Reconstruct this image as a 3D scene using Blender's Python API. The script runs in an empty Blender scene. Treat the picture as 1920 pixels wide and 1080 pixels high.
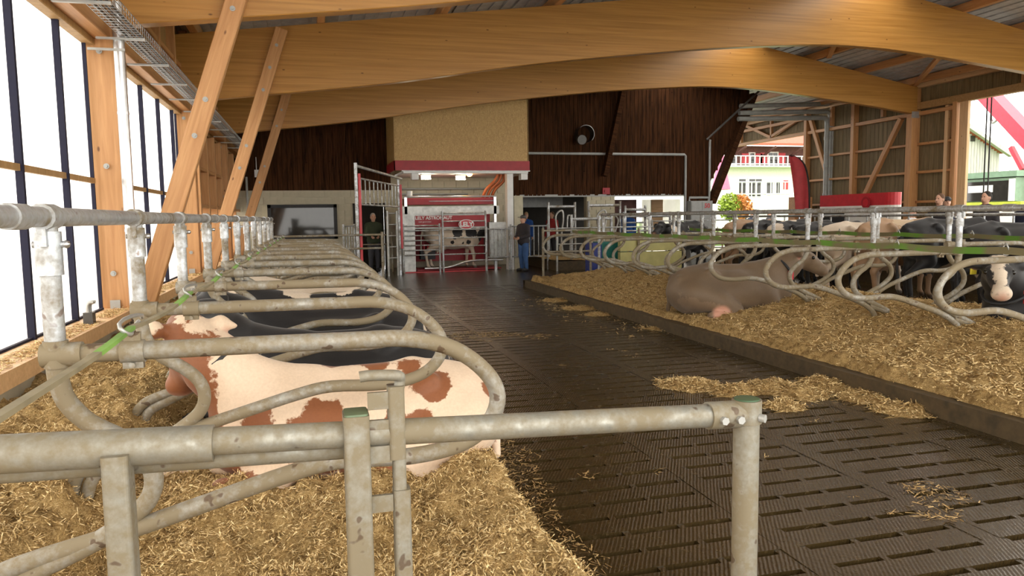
import bpy, math, random
import numpy as np
from mathutils import Vector, Matrix
import openvdb
random.seed(7); RNG = np.random.default_rng(11)
PI = math.pi
S = bpy.context.scene
COL = S.collection
# ------------------------------------------------------------ camera
CF, VX, VY, HS, CZ = 1400.0, 585.0, 412.0, .014, 1.6
_y = np.array([VX-960, 540-VY, -CF]); _y /= np.linalg.norm(_y)
_z = np.cross(np.array([1, HS, 0]), _y); _z /= np.linalg.norm(_z)
_x = np.cross(_y, _z)
CR = np.array([_x, _y, _z]); CC = np.array([0, 0, CZ])
def ray(x, y): return CR @ np.array([x-960, 540-y, -CF])
def PY(x, y, Y): d = ray(x, y); return tuple(CC+d*(Y/d[1]))
def PX(x, y, X): d = ray(x, y); return tuple(CC+d*(X/d[0]))
def PZ(x, y, Z): d = ray(x, y); return tuple(CC+d*((Z-CZ)/d[2]))
cam = bpy.data.cameras.new('camera'); co = bpy.data.objects.new('camera', cam); COL.objects.link(co)
cam.lens = CF/1920*36; cam.sensor_width = 36; cam.clip_end = 400; cam.clip_start = .05
m = Matrix(CR.tolist()).to_4x4(); m.translation = CC; co.matrix_world = m
S.camera = co
# ------------------------------------------------------------ light
S.view_settings.view_transform = 'Standard'; S.view_settings.look = 'None'
S.view_settings.gamma = 1; S.view_settings.use_curve_mapping = False
S.view_settings.exposure = -0.88
W = bpy.data.worlds.new('overcast_sky'); S.world = W; W.use_nodes = True
wn = W.node_tree.nodes; wl = W.node_tree.links
bg = wn['Background']; bg.inputs['Color'].default_value = (1, .965, .90, 1); bg.inputs['Strength'].default_value = 9.0
S.cycles.max_bounces = 7; S.cycles.diffuse_bounces = 5; S.cycles.glossy_bounces = 3
S.cycles.transmission_bounces = 4; S.cycles.transparent_max_bounces = 12
S.cycles.sample_clamp_indirect = 6; S.cycles.caustics_reflective = False; S.cycles.caustics_refractive = False
S.cycles.use_denoising = True

# ------------------------------------------------------------ materials
def lin(c): return tuple((v/12.92 if v <= .04045 else ((v+.055)/1.055)**2.4) for v in c)
def mk(name):
    M = bpy.data.materials.new(name); M.use_nodes = True
    nt = M.node_tree; return M, nt, nt.nodes['Principled BSDF']
def N(nt, t, **k):
    n = nt.nodes.new(t)
    for a, b in k.items(): setattr(n, a, b)
    return n
def ramp(nt, fac, stops):
    r = N(nt, 'ShaderNodeValToRGB'); e = r.color_ramp.elements
    while len(e) < len(stops): e.new(.5)
    for q, (p, c) in zip(e, stops): q.position = p; q.color = (*c, 1)
    nt.links.new(fac, r.inputs[0]); return r.outputs[0]
def coords(nt, scale=(1, 1, 1), kind='Object', rnd=0):
    t = N(nt, 'ShaderNodeTexCoord'); mp = N(nt, 'ShaderNodeMapping'); mp.inputs['Scale'].default_value = scale
    nt.links.new(t.outputs[kind], mp.inputs[0])
    if rnd:
        oi = N(nt, 'ShaderNodeObjectInfo'); ml = N(nt, 'ShaderNodeVectorMath', operation='SCALE'); ml.inputs['Scale'].default_value = rnd
        cb = N(nt, 'ShaderNodeCombineXYZ')
        for i in range(3): nt.links.new(oi.outputs['Random'], cb.inputs[i])
        nt.links.new(cb.outputs[0], ml.inputs[0]); nt.links.new(ml.outputs[0], mp.inputs['Location'])
    return mp.outputs[0]
def noise(nt, vec, scale, detail=4, rough=.55, dist=0):
    n = N(nt, 'ShaderNodeTexNoise'); n.inputs['Scale'].default_value = scale; n.inputs['Detail'].default_value = detail
    n.inputs['Roughness'].default_value = rough; n.inputs['Distortion'].default_value = dist
    nt.links.new(vec, n.inputs['Vector']); return n.outputs['Fac']
def bump(nt, b, h, s, d=.01):
    n = N(nt, 'ShaderNodeBump'); n.inputs['Strength'].default_value = s; n.inputs['Distance'].default_value = d
    nt.links.new(h, n.inputs['Height']); nt.links.new(n.outputs[0], b.inputs['Normal'])
def mixc(nt, fac, a, b, mode='MIX'):
    n = N(nt, 'ShaderNodeMix', data_type='RGBA', blend_type=mode)
    for s, v in ((0, fac), (6, a), (7, b)):
        if hasattr(v, 'is_linked') or hasattr(v, 'links'): nt.links.new(v, n.inputs[s])
        elif s == 0: n.inputs[0].default_value = v
        else: n.inputs[s].default_value = (*v, 1)
    return n.outputs[2]
def flat(name, c, rough=.5, metal=0, emit=None, es=1, var=.12, sc=6):
    M, nt, b = mk(name)
    v = coords(nt); f = noise(nt, v, sc, 3)
    nt.links.new(ramp(nt, f, [(.3, tuple(x*(1-var) for x in c)), (.7, tuple(min(1, x*(1+var)) for x in c))]), b.inputs['Base Color'])
    b.inputs['Roughness'].default_value = rough; b.inputs['Metallic'].default_value = metal
    if emit: b.inputs['Emission Color'].default_value = (*emit, 1); b.inputs['Emission Strength'].default_value = es
    return M
def wood(name, c1, c2, grain=(1.2, 14, 14), knots=True, rough=.5, lam=0, rnd=7, dirt=None):
    M, nt, b = mk(name)
    v = coords(nt, grain, rnd=rnd); f = noise(nt, v, 1.6, 6, .6, .6)
    col = ramp(nt, f, [(.3, c1), (.7, c2)])
    if lam:
        t = N(nt, 'ShaderNodeTexCoord'); sp = N(nt, 'ShaderNodeSeparateXYZ'); nt.links.new(t.outputs['Object'], sp.inputs[0])
        # glued laminations follow the length of the beam
        v2 = coords(nt, (.12, 1, 9)); f2 = noise(nt, v2, 2.2, 2, .5)
        col = mixc(nt, .5, col, ramp(nt, f2, [(.3, (.72, .66, .58)), (.5, (1, 1, 1)), (.7, (1.0, .93, .85))]), 'MULTIPLY')
    if knots:
        v3 = coords(nt, (1.0*knots, 2.2*knots, 2.2*knots), rnd=rnd); vo = N(nt, 'ShaderNodeTexVoronoi'); vo.inputs['Scale'].default_value = 2.6
        nt.links.new(v3, vo.inputs['Vector'])
        k = ramp(nt, vo.outputs['Distance'], [(.035, (.22, .14, .1)), (.075, (1, 1, 1))])
        col = mixc(nt, .85, col, k, 'MULTIPLY')
    nt.links.new(col, b.inputs['Base Color']); b.inputs['Roughness'].default_value = rough
    bump(nt, b, f, .15, .004)
    return M
def galv(name, base, dirt, amt, r=.42):
    M, nt, b = mk(name)
    v = coords(nt, rnd=5)
    vo = N(nt, 'ShaderNodeTexVoronoi'); vo.inputs['Scale'].default_value = 45; nt.links.new(v, vo.inputs['Vector'])
    sp = ramp(nt, vo.outputs['Color'], [(0, tuple(x*.8 for x in base)), (1, base)])
    f = noise(nt, v, 3.5, 7, .7); f2 = noise(nt, v, 34, 3, .6)
    ad = N(nt, 'ShaderNodeMath', operation='ADD'); ml = N(nt, 'ShaderNodeMath', operation='MULTIPLY'); ml.inputs[1].default_value = .45
    nt.links.new(f2, ml.inputs[0]); nt.links.new(f, ad.inputs[0]); nt.links.new(ml.outputs[0], ad.inputs[1])
    k = ramp(nt, ad.outputs[0], [(.79-amt, (0, 0, 0)), (1.09-amt, (1, 1, 1))])
    c = mixc(nt, k, sp, dirt)
    sm = ramp(nt, noise(nt, v, 17, 2, .5), [(.30, (.35, .22, .15)), (.335, (1, 1, 1))])
    c = mixc(nt, .8, c, sm, 'MULTIPLY')
    nt.links.new(c, b.inputs['Base Color'])
    nt.links.new(ramp(nt, k, [(0, (.75, .75, .75)), (1, (.05, .05, .05))]), b.inputs['Metallic'])
    nt.links.new(ramp(nt, k, [(0, (r, r, r)), (1, (.75, .75, .75))]), b.inputs['Roughness'])
    bump(nt, b, ad.outputs[0], .35, .004)
    return M
MAT = {}
MAT['timber'] = wood('timber', (.44, .205, .072), (.61, .325, .135), (.8, 13, 13), .8)
MAT['timber_pale'] = wood('timber_pale', (.62, .38, .18), (.78, .52, .28), (.8, 13, 13), .8)
MAT['glulam'] = wood('glulam', (.34, .158, .034), (.49, .248, .062), (.35, 9, 13), .9, .32, lam=1)
MAT['board_grey'] = wood('board_grey', (.13, .095, .045), (.27, .20, .10), (14, 14, .7), False, .75)
MAT['board_dark'] = wood('board_dark', (.012, .006, .003), (.085, .034, .014), (11, 11, .8), .6, .9)
MAT['board_dark'].node_tree.nodes['Principled BSDF'].inputs['Specular IOR Level'].default_value = .08
MAT['barn_board'] = wood('barn_board', (.30, .29, .27), (.5, .48, .45), (12, 12, .7), False, .8)
MAT['board_left'] = wood('board_left', (.30, .17, .06), (.45, .27, .11), (12, 12, .8), .8, .6)
MAT['galv'] = galv('galvanised_steel', (.60, .63, .66), (.20, .16, .10), .18)
MAT['galv_dirty'] = galv('galvanised_steel_dirty', (.50, .50, .47), (.23, .185, .115), .33)
MAT['galv_fence'] = galv('galvanised_steel_fence', (.37, .37, .33), (.20, .165, .105), .30, .38)
MAT['steel'] = flat('steel', (.55, .55, .56), .28, .9, var=.2)
MAT['steel_dull'] = flat('steel_dull', (.42, .42, .40), .45, .6, var=.25)
MAT['bolt'] = flat('bolt_zinc', (.40, .40, .38), .5, .3)
MAT['red'] = flat('red_paint', (.52, .02, .03), .4)
MAT['red_dark'] = flat('red_cladding', (.33, .012, .02), .5)
MAT['white'] = flat('white_paint', (.78, .78, .76), .5, var=.05)
MAT['cream'] = flat('cream_paint', (.50, .46, .33), .7, var=.1)
MAT['block'] = flat('block_paint', (.47, .43, .32), .75, var=.13, sc=3)
MAT['black'] = flat('black_rubber', (.018, .018, .02), .6)
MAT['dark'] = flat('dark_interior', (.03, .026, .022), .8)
MAT['strip'] = flat('navy_strip', (.004, .004, .022), .8)
MAT['plastic_grey'] = flat('grey_plastic', (.36, .37, .36), .5)
MAT['pipe_grey'] = flat('grey_pipe', (.33, .34, .32), .4)
MAT['pipe_dark'] = flat('dark_pipe', (.07, .065, .06), .4)
MAT['orange'] = flat('orange_hose', (.45, .13, .04), .45)
MAT['teal'] = flat('teal_plastic', (.02, .20, .17), .4)
MAT['blue'] = flat('blue_plastic', (.02, .04, .25), .4)
MAT['yellow_wall'] = flat('pale_green_panel', (.50, .47, .19), .6, var=.12, sc=5)
MAT['tin'] = flat('grey_roof_sheet', (.50, .50, .49), .45, .2, var=.15)
MAT['glass_dark'] = flat('dark_window_glass', (.03, .028, .025), .05)
MAT['lamp'] = flat('lamp_lens', (.9, .85, .7), .4, emit=(1, .90, .66), es=60)
MAT['lamp_orange'] = flat('heat_lamp', (.9, .4, .1), .4, emit=(1, .42, .08), es=60)
MAT['grass'] = flat('grass', (.13, .24, .03), .9, var=.4, sc=3)
MAT['render_white'] = flat('white_render', (.75, .73, .68), .8, var=.05)
MAT['roof_tile'] = flat('roof_tiles', (.40, .10, .06), .8, var=.25, sc=10)
MAT['brown_wall'] = flat('brown_wall', (.13, .06, .05), .8, var=.2)
MAT['lime'] = flat('lime_paint', (.45, .52, .04), .5)
MAT['green_truck'] = flat('green_paint', (.18, .30, .20), .4)
MAT['crane'] = flat('crane_red', (.62, .03, .06), .4)
MAT['flag'] = flat('flag_cloth', (.55, .06, .07), .7)
MAT['cable'] = flat('black_cable', (.02, .02, .02), .6)
MAT['tray'] = flat('tray_wire', (.42, .43, .44), .35, .8)
MAT['eye'] = flat('eye', (.01, .008, .006), .08)
MAT['hoof'] = flat('hoof', (.10, .08, .05), .6)
MAT['pink'] = flat('pink_skin', (.62, .33, .24), .6)
MAT['tag'] = flat('yellow_tag', (.75, .62, .05), .5)
MAT['skin'] = flat('skin', (.55, .30, .20), .55, var=.06)
MAT['straw_plain'] = flat('straw_sill', (.55, .36, .15), .9, var=.3, sc=30)
# straw / sawdust litter
def straw_mat(name, dark=1.0):
    M, nt, b = mk(name)
    v = coords(nt); f1 = noise(nt, v, 1.3, 4, .6); f2 = noise(nt, v, 95, 4, .75, 1.5); f3 = noise(nt, v, 14, 4, .7)
    c = ramp(nt, f2, [(.28, tuple(x*dark for x in (.13, .065, .02))), (.5, tuple(x*dark for x in (.57, .385, .16))), (.75, tuple(x*dark for x in (.94, .73, .40)))])
    c = mixc(nt, .66, c, ramp(nt, f3, [(.36, (.25, .19, .13)), (.52, (1, 1, 1))]), 'MULTIPLY')
    c = mixc(nt, .5, c, ramp(nt, f1, [(.3, (.75, .68, .55)), (.6, (1, 1, 1))]), 'MULTIPLY')
    nt.links.new(c, b.inputs['Base Color']); b.inputs['Roughness'].default_value = .9; b.inputs['Specular IOR Level'].default_value = .15
    bump(nt, b, f2, .9, .012); return M
MAT['straw'] = straw_mat('straw_litter')
M, nt, b = mk('straw_blades')
f = noise(nt, coords(nt), 60, 1, .5)
nt.links.new(ramp(nt, f, [(.33, (.20, .115, .036)), (.50, (.57, .39, .16)), (.66, (.95, .76, .43))]), b.inputs['Base Color'])
b.inputs['Roughness'].default_value = .7; b.inputs['Specular IOR Level'].default_value = .25; MAT['blades'] = M
M, nt, b = mk('trampled_blades')
f = noise(nt, coords(nt), 30, 2, .5)
nt.links.new(ramp(nt, f, [(.35, (.12, .075, .025)), (.5, (.36, .23, .09)), (.68, (.62, .43, .2))]), b.inputs['Base Color'])
b.inputs['Roughness'].default_value = .6; MAT['trampled'] = M
# wet slatted concrete
M, nt, b = mk('wet_slats')
v = coords(nt, kind='Object'); geo = N(nt, 'ShaderNodeNewGeometry')
f1 = noise(nt, geo.outputs['Position'], .7, 5, .6); f2 = noise(nt, geo.outputs['Position'], 22, 5, .7); f3 = noise(nt, geo.outputs['Position'], 90, 2, .6)
c = ramp(nt, f1, [(.3, (.026, .017, .006)), (.7, (.055, .036, .014))])
c = mixc(nt, ramp(nt, f2, [(.55, (0, 0, 0)), (.75, (.7, .7, .7))]), c, (.11, .072, .028))
nt.links.new(c, b.inputs['Base Color'])
nt.links.new(ramp(nt, f2, [(.38, (.06, .06, .06)), (.7, (.32, .32, .32))]), b.inputs['Roughness'])
wv = N(nt, 'ShaderNodeTexWave'); wv.inputs['Scale'].default_value = 16; wv.inputs['Distortion'].default_value = 1.2
mp = N(nt, 'ShaderNodeMapping'); mp.inputs['Rotation'].default_value = (0, 0, .5); nt.links.new(geo.outputs['Position'], mp.inputs[0]); nt.links.new(mp.outputs[0], wv.inputs['Vector'])
ad = N(nt, 'ShaderNodeMath', operation='ADD'); nt.links.new(f2, ad.inputs[0])
ml = N(nt, 'ShaderNodeMath', operation='MULTIPLY'); ml.inputs[1].default_value = .35; nt.links.new(wv.outputs['Fac'], ml.inputs[0]); nt.links.new(ml.outputs[0], ad.inputs[1])
bump(nt, b, ad.outputs[0], .34, .012); MAT['slat'] = M
MAT['pit'] = flat('pit_floor', (.012, .009, .006), .5)
MAT['yard'] = flat('yard_concrete', (.34, .33, .30), .8, var=.1)
MAT['kerb'] = flat('dirty_kerb', (.075, .05, .022), .6, var=.35, sc=12)
# OSB
M, nt, b = mk('osb_board')
v = coords(nt, (1, 1, 1)); vo = N(nt, 'ShaderNodeTexVoronoi'); vo.inputs['Scale'].default_value = 26
v2 = coords(nt, (1, 1, .45)); nt.links.new(v2, vo.inputs['Vector'])
nt.links.new(mixc(nt, .6, ramp(nt, noise(nt, v, 30, 4, .7), [(.3, (.42, .25, .08)), (.7, (.66, .44, .18))]), ramp(nt, vo.outputs['Color'], [(0, (.62, .55, .45)), (1, (1, 1, 1))]), 'MULTIPLY'), b.inputs['Base Color'])
b.inputs['Roughness'].default_value = .6; MAT['osb'] = M
# curtain (translucent)
M, nt, b = mk('curtain_film')
out = nt.nodes['Material Output']; nt.nodes.remove(b)
tl = N(nt, 'ShaderNodeBsdfTranslucent'); tl.inputs[0].default_value = (.93, .92, .90, 1)
tr = N(nt, 'ShaderNodeBsdfTransparent'); tr.inputs[0].default_value = (.98, .97, .96, 1); mx = N(nt, 'ShaderNodeMixShader')
f = noise(nt, coords(nt, (1, .4, .4)), 2, 4, .6)
nt.links.new(ramp(nt, f, [(.3, (.45, .45, .45)), (.7, (.62, .62, .62))]), mx.inputs[0])
nt.links.new(tl.outputs[0], mx.inputs[1]); nt.links.new(tr.outputs[0], mx.inputs[2]); nt.links.new(mx.outputs[0], out.inputs[0]); MAT['film'] = M
# strap webbing
M, nt, b = mk('green_webbing')
f = noise(nt, coords(nt, (1, .8, 1)), 2.2, 3, .6)
nt.links.new(ramp(nt, f, [(.47, (.19, .16, .08)), (.58, (.12, .27, .03))]), b.inputs['Base Color']); b.inputs['Roughness'].default_value = .8; MAT['webbing'] = M
MAT['webbing_dirty'] = flat('webbing_dirty', (.24, .20, .12), .8, var=.25); MAT['webbing_green'] = flat('webbing_green', (.17, .32, .06), .8, var=.35, sc=3)
def cow_mat(name, base, patch, edge=.10):
    M, nt, b = mk(name)
    a = N(nt, 'ShaderNodeAttribute', attribute_name='patch'); ap = N(nt, 'ShaderNodeAttribute', attribute_name='pink'); ad_ = N(nt, 'ShaderNodeAttribute', attribute_name='darkness')
    v = coords(nt); n1 = noise(nt, v, 7, 5, .65); n2 = noise(nt, v, 60, 3, .6); n3 = noise(nt, v, 3, 3, .5)
    mm = N(nt, 'ShaderNodeMath', operation='MULTIPLY_ADD'); mm.inputs[1].default_value = edge*2; mm.inputs[2].default_value = -edge
    nt.links.new(n1, mm.inputs[0]); s = N(nt, 'ShaderNodeMath', operation='ADD'); nt.links.new(a.outputs['Fac'], s.inputs[0]); nt.links.new(mm.outputs[0], s.inputs[1])
    k = ramp(nt, s.outputs[0], [(.0, (0, 0, 0)), (.012, (1, 1, 1))])
    c = mixc(nt, k, base, patch)
    c = mixc(nt, .5, c, ramp(nt, n3, [(.3, (.78, .74, .68)), (.65, (1, 1, 1))]), 'MULTIPLY')
    c = mixc(nt, .5, c, ramp(nt, n2, [(.3, (.8, .78, .74)), (.7, (1, 1, 1))]), 'MULTIPLY')
    c = mixc(nt, ap.outputs['Fac'], c, (.58, .30, .21)); c = mixc(nt, ad_.outputs['Fac'], c, (.02, .016, .012))
    nt.links.new(c, b.inputs['Base Color']); b.inputs['Roughness'].default_value = .55; b.inputs['Specular IOR Level'].default_value = .35
    b.inputs['Sheen Weight'].default_value = .15
    bump(nt, b, n2, .2, .004); return M
WH = (.74, .62, .49)
MAT['cow_red'] = cow_mat('coat_cream_and_red', (.82, .64, .48), (.27, .095, .035))
MAT['cow_black'] = cow_mat('coat_black_and_white', (.014, .013, .014), WH)
MAT['cow_white'] = cow_mat('coat_white_and_black', WH, (.018, .016, .016))
MAT['cow_grey'] = cow_mat('coat_grey_brown', (.175, .118, .070), (.235, .16, .10), .3)
MAT['cow_tan'] = cow_mat('coat_tan', (.42, .26, .15), (.6, .45, .3), .2)
MAT['cow_brown'] = cow_mat('coat_red_brown', (.20, .075, .025), WH)

# ------------------------------------------------------------ mesh helpers
def smooth_path(pts, sub=6):
    P = [Vector(p) for p in pts]; out = []
    for i in range(len(P)-1):
        a, b_, c, d = P[max(i-1, 0)], P[i], P[i+1], P[min(i+2, len(P)-1)]
        for j in range(sub):
            t = j/sub; t2 = t*t; t3 = t2*t
            out.append(.5*((2*b_)+(-a+c)*t+(2*a-5*b_+4*c-d)*t2+(-a+3*b_-3*c+d)*t3))
    out.append(P[-1]); return out
class MB:
    def __init__(s): s.v = []; s.f = []; s.sm = []
    def add(s, vs, fs, sm=False):
        o = len(s.v); s.v += [tuple(p) for p in vs]; s.f += [tuple(i+o for i in q) for q in fs]; s.sm += [sm]*len(fs); return s
    def box(s, a, b):
        x0, y0, z0 = (min(a[i], b[i]) for i in range(3)); x1, y1, z1 = (max(a[i], b[i]) for i in range(3))
        return s.add([(x0, y0, z0), (x1, y0, z0), (x1, y1, z0), (x0, y1, z0), (x0, y0, z1), (x1, y0, z1), (x1, y1, z1), (x0, y1, z1)],
                     [(0, 3, 2, 1), (4, 5, 6, 7), (0, 1, 5, 4), (1, 2, 6, 5), (2, 3, 7, 6), (3, 0, 4, 7)])
    def bevbox(s, a, b, r):
        # box along z with rounded vertical corners
        x0, y0, z0 = (min(a[i], b[i]) for i in range(3)); x1, y1, z1 = (max(a[i], b[i]) for i in range(3))
        ring = []
        for cx, cy, a0 in ((x1-r, y1-r, 0), (x0+r, y1-r, 90), (x0+r, y0+r, 180), (x1-r, y0+r, 270)):
            for k in range(5): t = math.radians(a0+k*22.5); ring.append((cx+r*math.cos(t), cy+r*math.sin(t)))
        n = len(ring); s.add([(x, y, z0) for x, y in ring]+[(x, y, z1) for x, y in ring], [(i, (i+1) % n, (i+1) % n+n, i+n) for i in range(n)], False)
        return s.add([(x, y, z0) for x, y in ring]+[(x, y, z1) for x, y in ring], [tuple(range(n))[::-1], tuple(range(n, 2*n))])
    def bar(s, p0, p1, w, h, up=(0, 0, 1)):
        p0, p1 = Vector(p0), Vector(p1); d = (p1-p0).normalized(); u = Vector(up)
        if abs(d.dot(u)) > .98: u = Vector((0, 1, 0))
        r = d.cross(u).normalized(); u = r.cross(d).normalized(); vs = []
        for p in (p0, p1):
            for a, b_ in ((-1, -1), (1, -1), (1, 1), (-1, 1)): vs.append(p+r*(a*w/2)+u*(b_*h/2))
        return s.add(vs, [(0, 3, 2, 1), (4, 5, 6, 7), (0, 1, 5, 4), (1, 2, 6, 5), (2, 3, 7, 6), (3, 0, 4, 7)])
    def tube(s, pts, r, n=10, cap=True, r2=None):
        P = [Vector(p) for p in pts]; vs = []; prev = None; k = len(P)
        for i, p in enumerate(P):
            d = (P[min(i+1, k-1)]-P[max(i-1, 0)]).normalized()
            if prev is None: prev = d.orthogonal().normalized()
            a = (prev-d*prev.dot(d)).normalized(); b_ = d.cross(a); prev = a
            rr = r if r2 is None else r+(r2-r)*i/(k-1)
            for j in range(n): t = 2*PI*j/n; vs.append(p+a*(rr*math.cos(t))+b_*(rr*math.sin(t)))
        fs = [(i*n+j, i*n+(j+1) % n, (i+1)*n+(j+1) % n, (i+1)*n+j) for i in range(k-1) for j in range(n)]
        s.add(vs, fs, True)
        if cap: s.add([vs[j] for j in range(n)], [tuple(range(n))[::-1]]); s.add([vs[(k-1)*n+j] for j in range(n)], [tuple(range(n))])
        return s
    def ball(s, c, r, n=8, m=6, sc=(1, 1, 1)):
        vs = [(c[0], c[1], c[2]-r*sc[2])]; fs = []
        for i in range(1, m):
            ph = -PI/2+PI*i/m
            for j in range(n): t = 2*PI*j/n; vs.append((c[0]+r*sc[0]*math.cos(ph)*math.cos(t), c[1]+r*sc[1]*math.cos(ph)*math.sin(t), c[2]+r*sc[2]*math.sin(ph)))
        vs.append((c[0], c[1], c[2]+r*sc[2]))
        for j in range(n): fs.append((0, 1+(j+1) % n, 1+j)); fs.append((len(vs)-1, 1+(m-2)*n+j, 1+(m-2)*n+(j+1) % n))
        for i in range(m-2):
            for j in range(n): fs.append((1+i*n+j, 1+i*n+(j+1) % n, 1+(i+1)*n+(j+1) % n, 1+(i+1)*n+j))
        return s.add(vs, fs, True)
    def prism(s, poly, axis, a, b):
        # poly: 2-D outline (counter-clockwise), extruded along axis from a to b
        def P(u, w, t): return {'x': (t, u, w), 'y': (u, t, w), 'z': (u, w, t)}[axis]
        n = len(poly); return s.add([P(u, w, a) for u, w in poly]+[P(u, w, b) for u, w in poly],
                     [tuple(range(n)), tuple(range(n, 2*n))[::-1]]+[(i, i+n, (i+1) % n+n, (i+1) % n) for i in range(n)])
    def mesh(s, name, off=(0, 0, 0)):
        me = bpy.data.meshes.new(name); me.from_pydata([(x-off[0], y-off[1], z-off[2]) for x, y, z in s.v], [], s.f)
        me.polygons.foreach_set('use_smooth', s.sm); me.update(); return me
def link(name, me, mat, parent=None, loc=(0, 0, 0), rz=0):
    o = bpy.data.objects.new(name, me); COL.objects.link(o)
    if mat is not None and not me.materials: me.materials.append(MAT[mat] if isinstance(mat, str) else mat)
    o.location = loc; o.rotation_euler = (0, 0, rz)
    if parent is not None: o.parent = parent
    return o
def wloc(p):
    v = Vector((0, 0, 0))
    while p is not None: v = v+p.location; p = p.parent
    return v
def build(mb, name, mat, parent=None, kind=None):
    # world coordinates -> a mesh whose origin sits at the middle of its base, placed there
    a = np.array(mb.v); c = (a.min(0)+a.max(0))/2; c[2] = a[:, 2].min(); c = Vector(c.tolist())
    o = link(name, mb.mesh(name, c), mat, parent, c-(wloc(parent) if parent is not None else Vector((0, 0, 0))))
    if kind: o['kind'] = kind
    return o
def lbuild(mb, name, mat, parent): return link(name, mb.mesh(name), mat, parent)   # local coordinates under an unrotated prototype
def tag(o, label=None, cat=None, group=None, kind=None):
    for k, v in (('label', label), ('category', cat), ('group', group), ('kind', kind)):
        if v: o[k] = v
    return o
def thing(name, label, cat, loc=(0, 0, 0), rz=0, group=None):
    o = bpy.data.objects.new(name, None); COL.objects.link(o); o.location = loc; o.rotation_euler = (0, 0, rz); o.empty_display_size = .1
    return tag(o, label, cat, group)
def copy_tree(o, parent=None):
    c = o.copy(); COL.objects.link(c); c.parent = parent
    for ch in list(KIDS.get(o.name, o.children)): copy_tree(ch, c)
    return c
KIDS = {}
def piece(name, me, mat, parent, p, rz=0): return link(name, me, mat, parent, Vector(p)-(wloc(parent) if parent is not None else Vector((0, 0, 0))), rz)
def box(a, b): return MB().box(a, b)
def timber(name, p0, p1, w, h, mat='timber', parent=None, up=(0, 0, 1)):
    # a sawn timber: mesh runs along its own x axis so that the grain follows it
    p0, p1 = Vector(p0), Vector(p1); d = p1-p0; L = d.length; d.normalize(); u = Vector(up)
    if abs(d.dot(u)) > .98: u = Vector((0, 1, 0))
    r = u.cross(d).normalized(); u = d.cross(r).normalized()
    c = .008; prof = [(-w/2+c, -h/2), (w/2-c, -h/2), (w/2, -h/2+c), (w/2, h/2-c), (w/2-c, h/2), (-w/2+c, h/2), (-w/2, h/2-c), (-w/2, -h/2+c)]
    mb = MB().prism(prof, 'x', 0, L); me = mb.mesh(name); o = link(name, me, mat, parent)
    M3 = Matrix((d, r, u)).transposed().to_4x4(); M3.translation = p0-(wloc(parent) if parent is not None else Vector((0, 0, 0))); o.matrix_local = M3
    return o
def text(name, s, size, mat, parent, M4, ext=.004, bold=.0):
    cu = bpy.data.curves.new(name, 'FONT'); cu.body = s; cu.size = size; cu.extrude = ext; cu.align_x = 'CENTER'; cu.align_y = 'CENTER'; cu.offset = bold
    t = bpy.data.objects.new('tmp', cu); COL.objects.link(t); bpy.context.view_layer.update()
    me = bpy.data.meshes.new_from_object(t); bpy.data.objects.remove(t); me.materials.clear()
    o = link(name, me, mat, parent); M4 = M4.copy(); M4.translation = M4.translation-(wloc(parent) if parent is not None else Vector((0, 0, 0))); o.matrix_local = M4
    return o
# value noise, vectorised
_T = RNG.random((256, 256))
def vn(x, y):
    xi = np.floor(x).astype(int); yi = np.floor(y).astype(int); fx = x-xi; fy = y-yi; fx = fx*fx*(3-2*fx); fy = fy*fy*(3-2*fy)
    g = lambda a, b_: _T[a & 255, b_ & 255]
    return (g(xi, yi)*(1-fx)+g(xi+1, yi)*fx)*(1-fy)+(g(xi, yi+1)*(1-fx)+g(xi+1, yi+1)*fx)*fy-.5
def fbm(x, y, s, o=4):
    r = 0; a = 1
    for i in range(o): r = r+a*vn(x*s+i*17.3, y*s+i*9.1); s *= 2.1; a *= .55
    return r
def sstep(a, b_, x): t = np.clip((x-a)/(b_-a), 0, 1); return t*t*(3-2*t)

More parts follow.
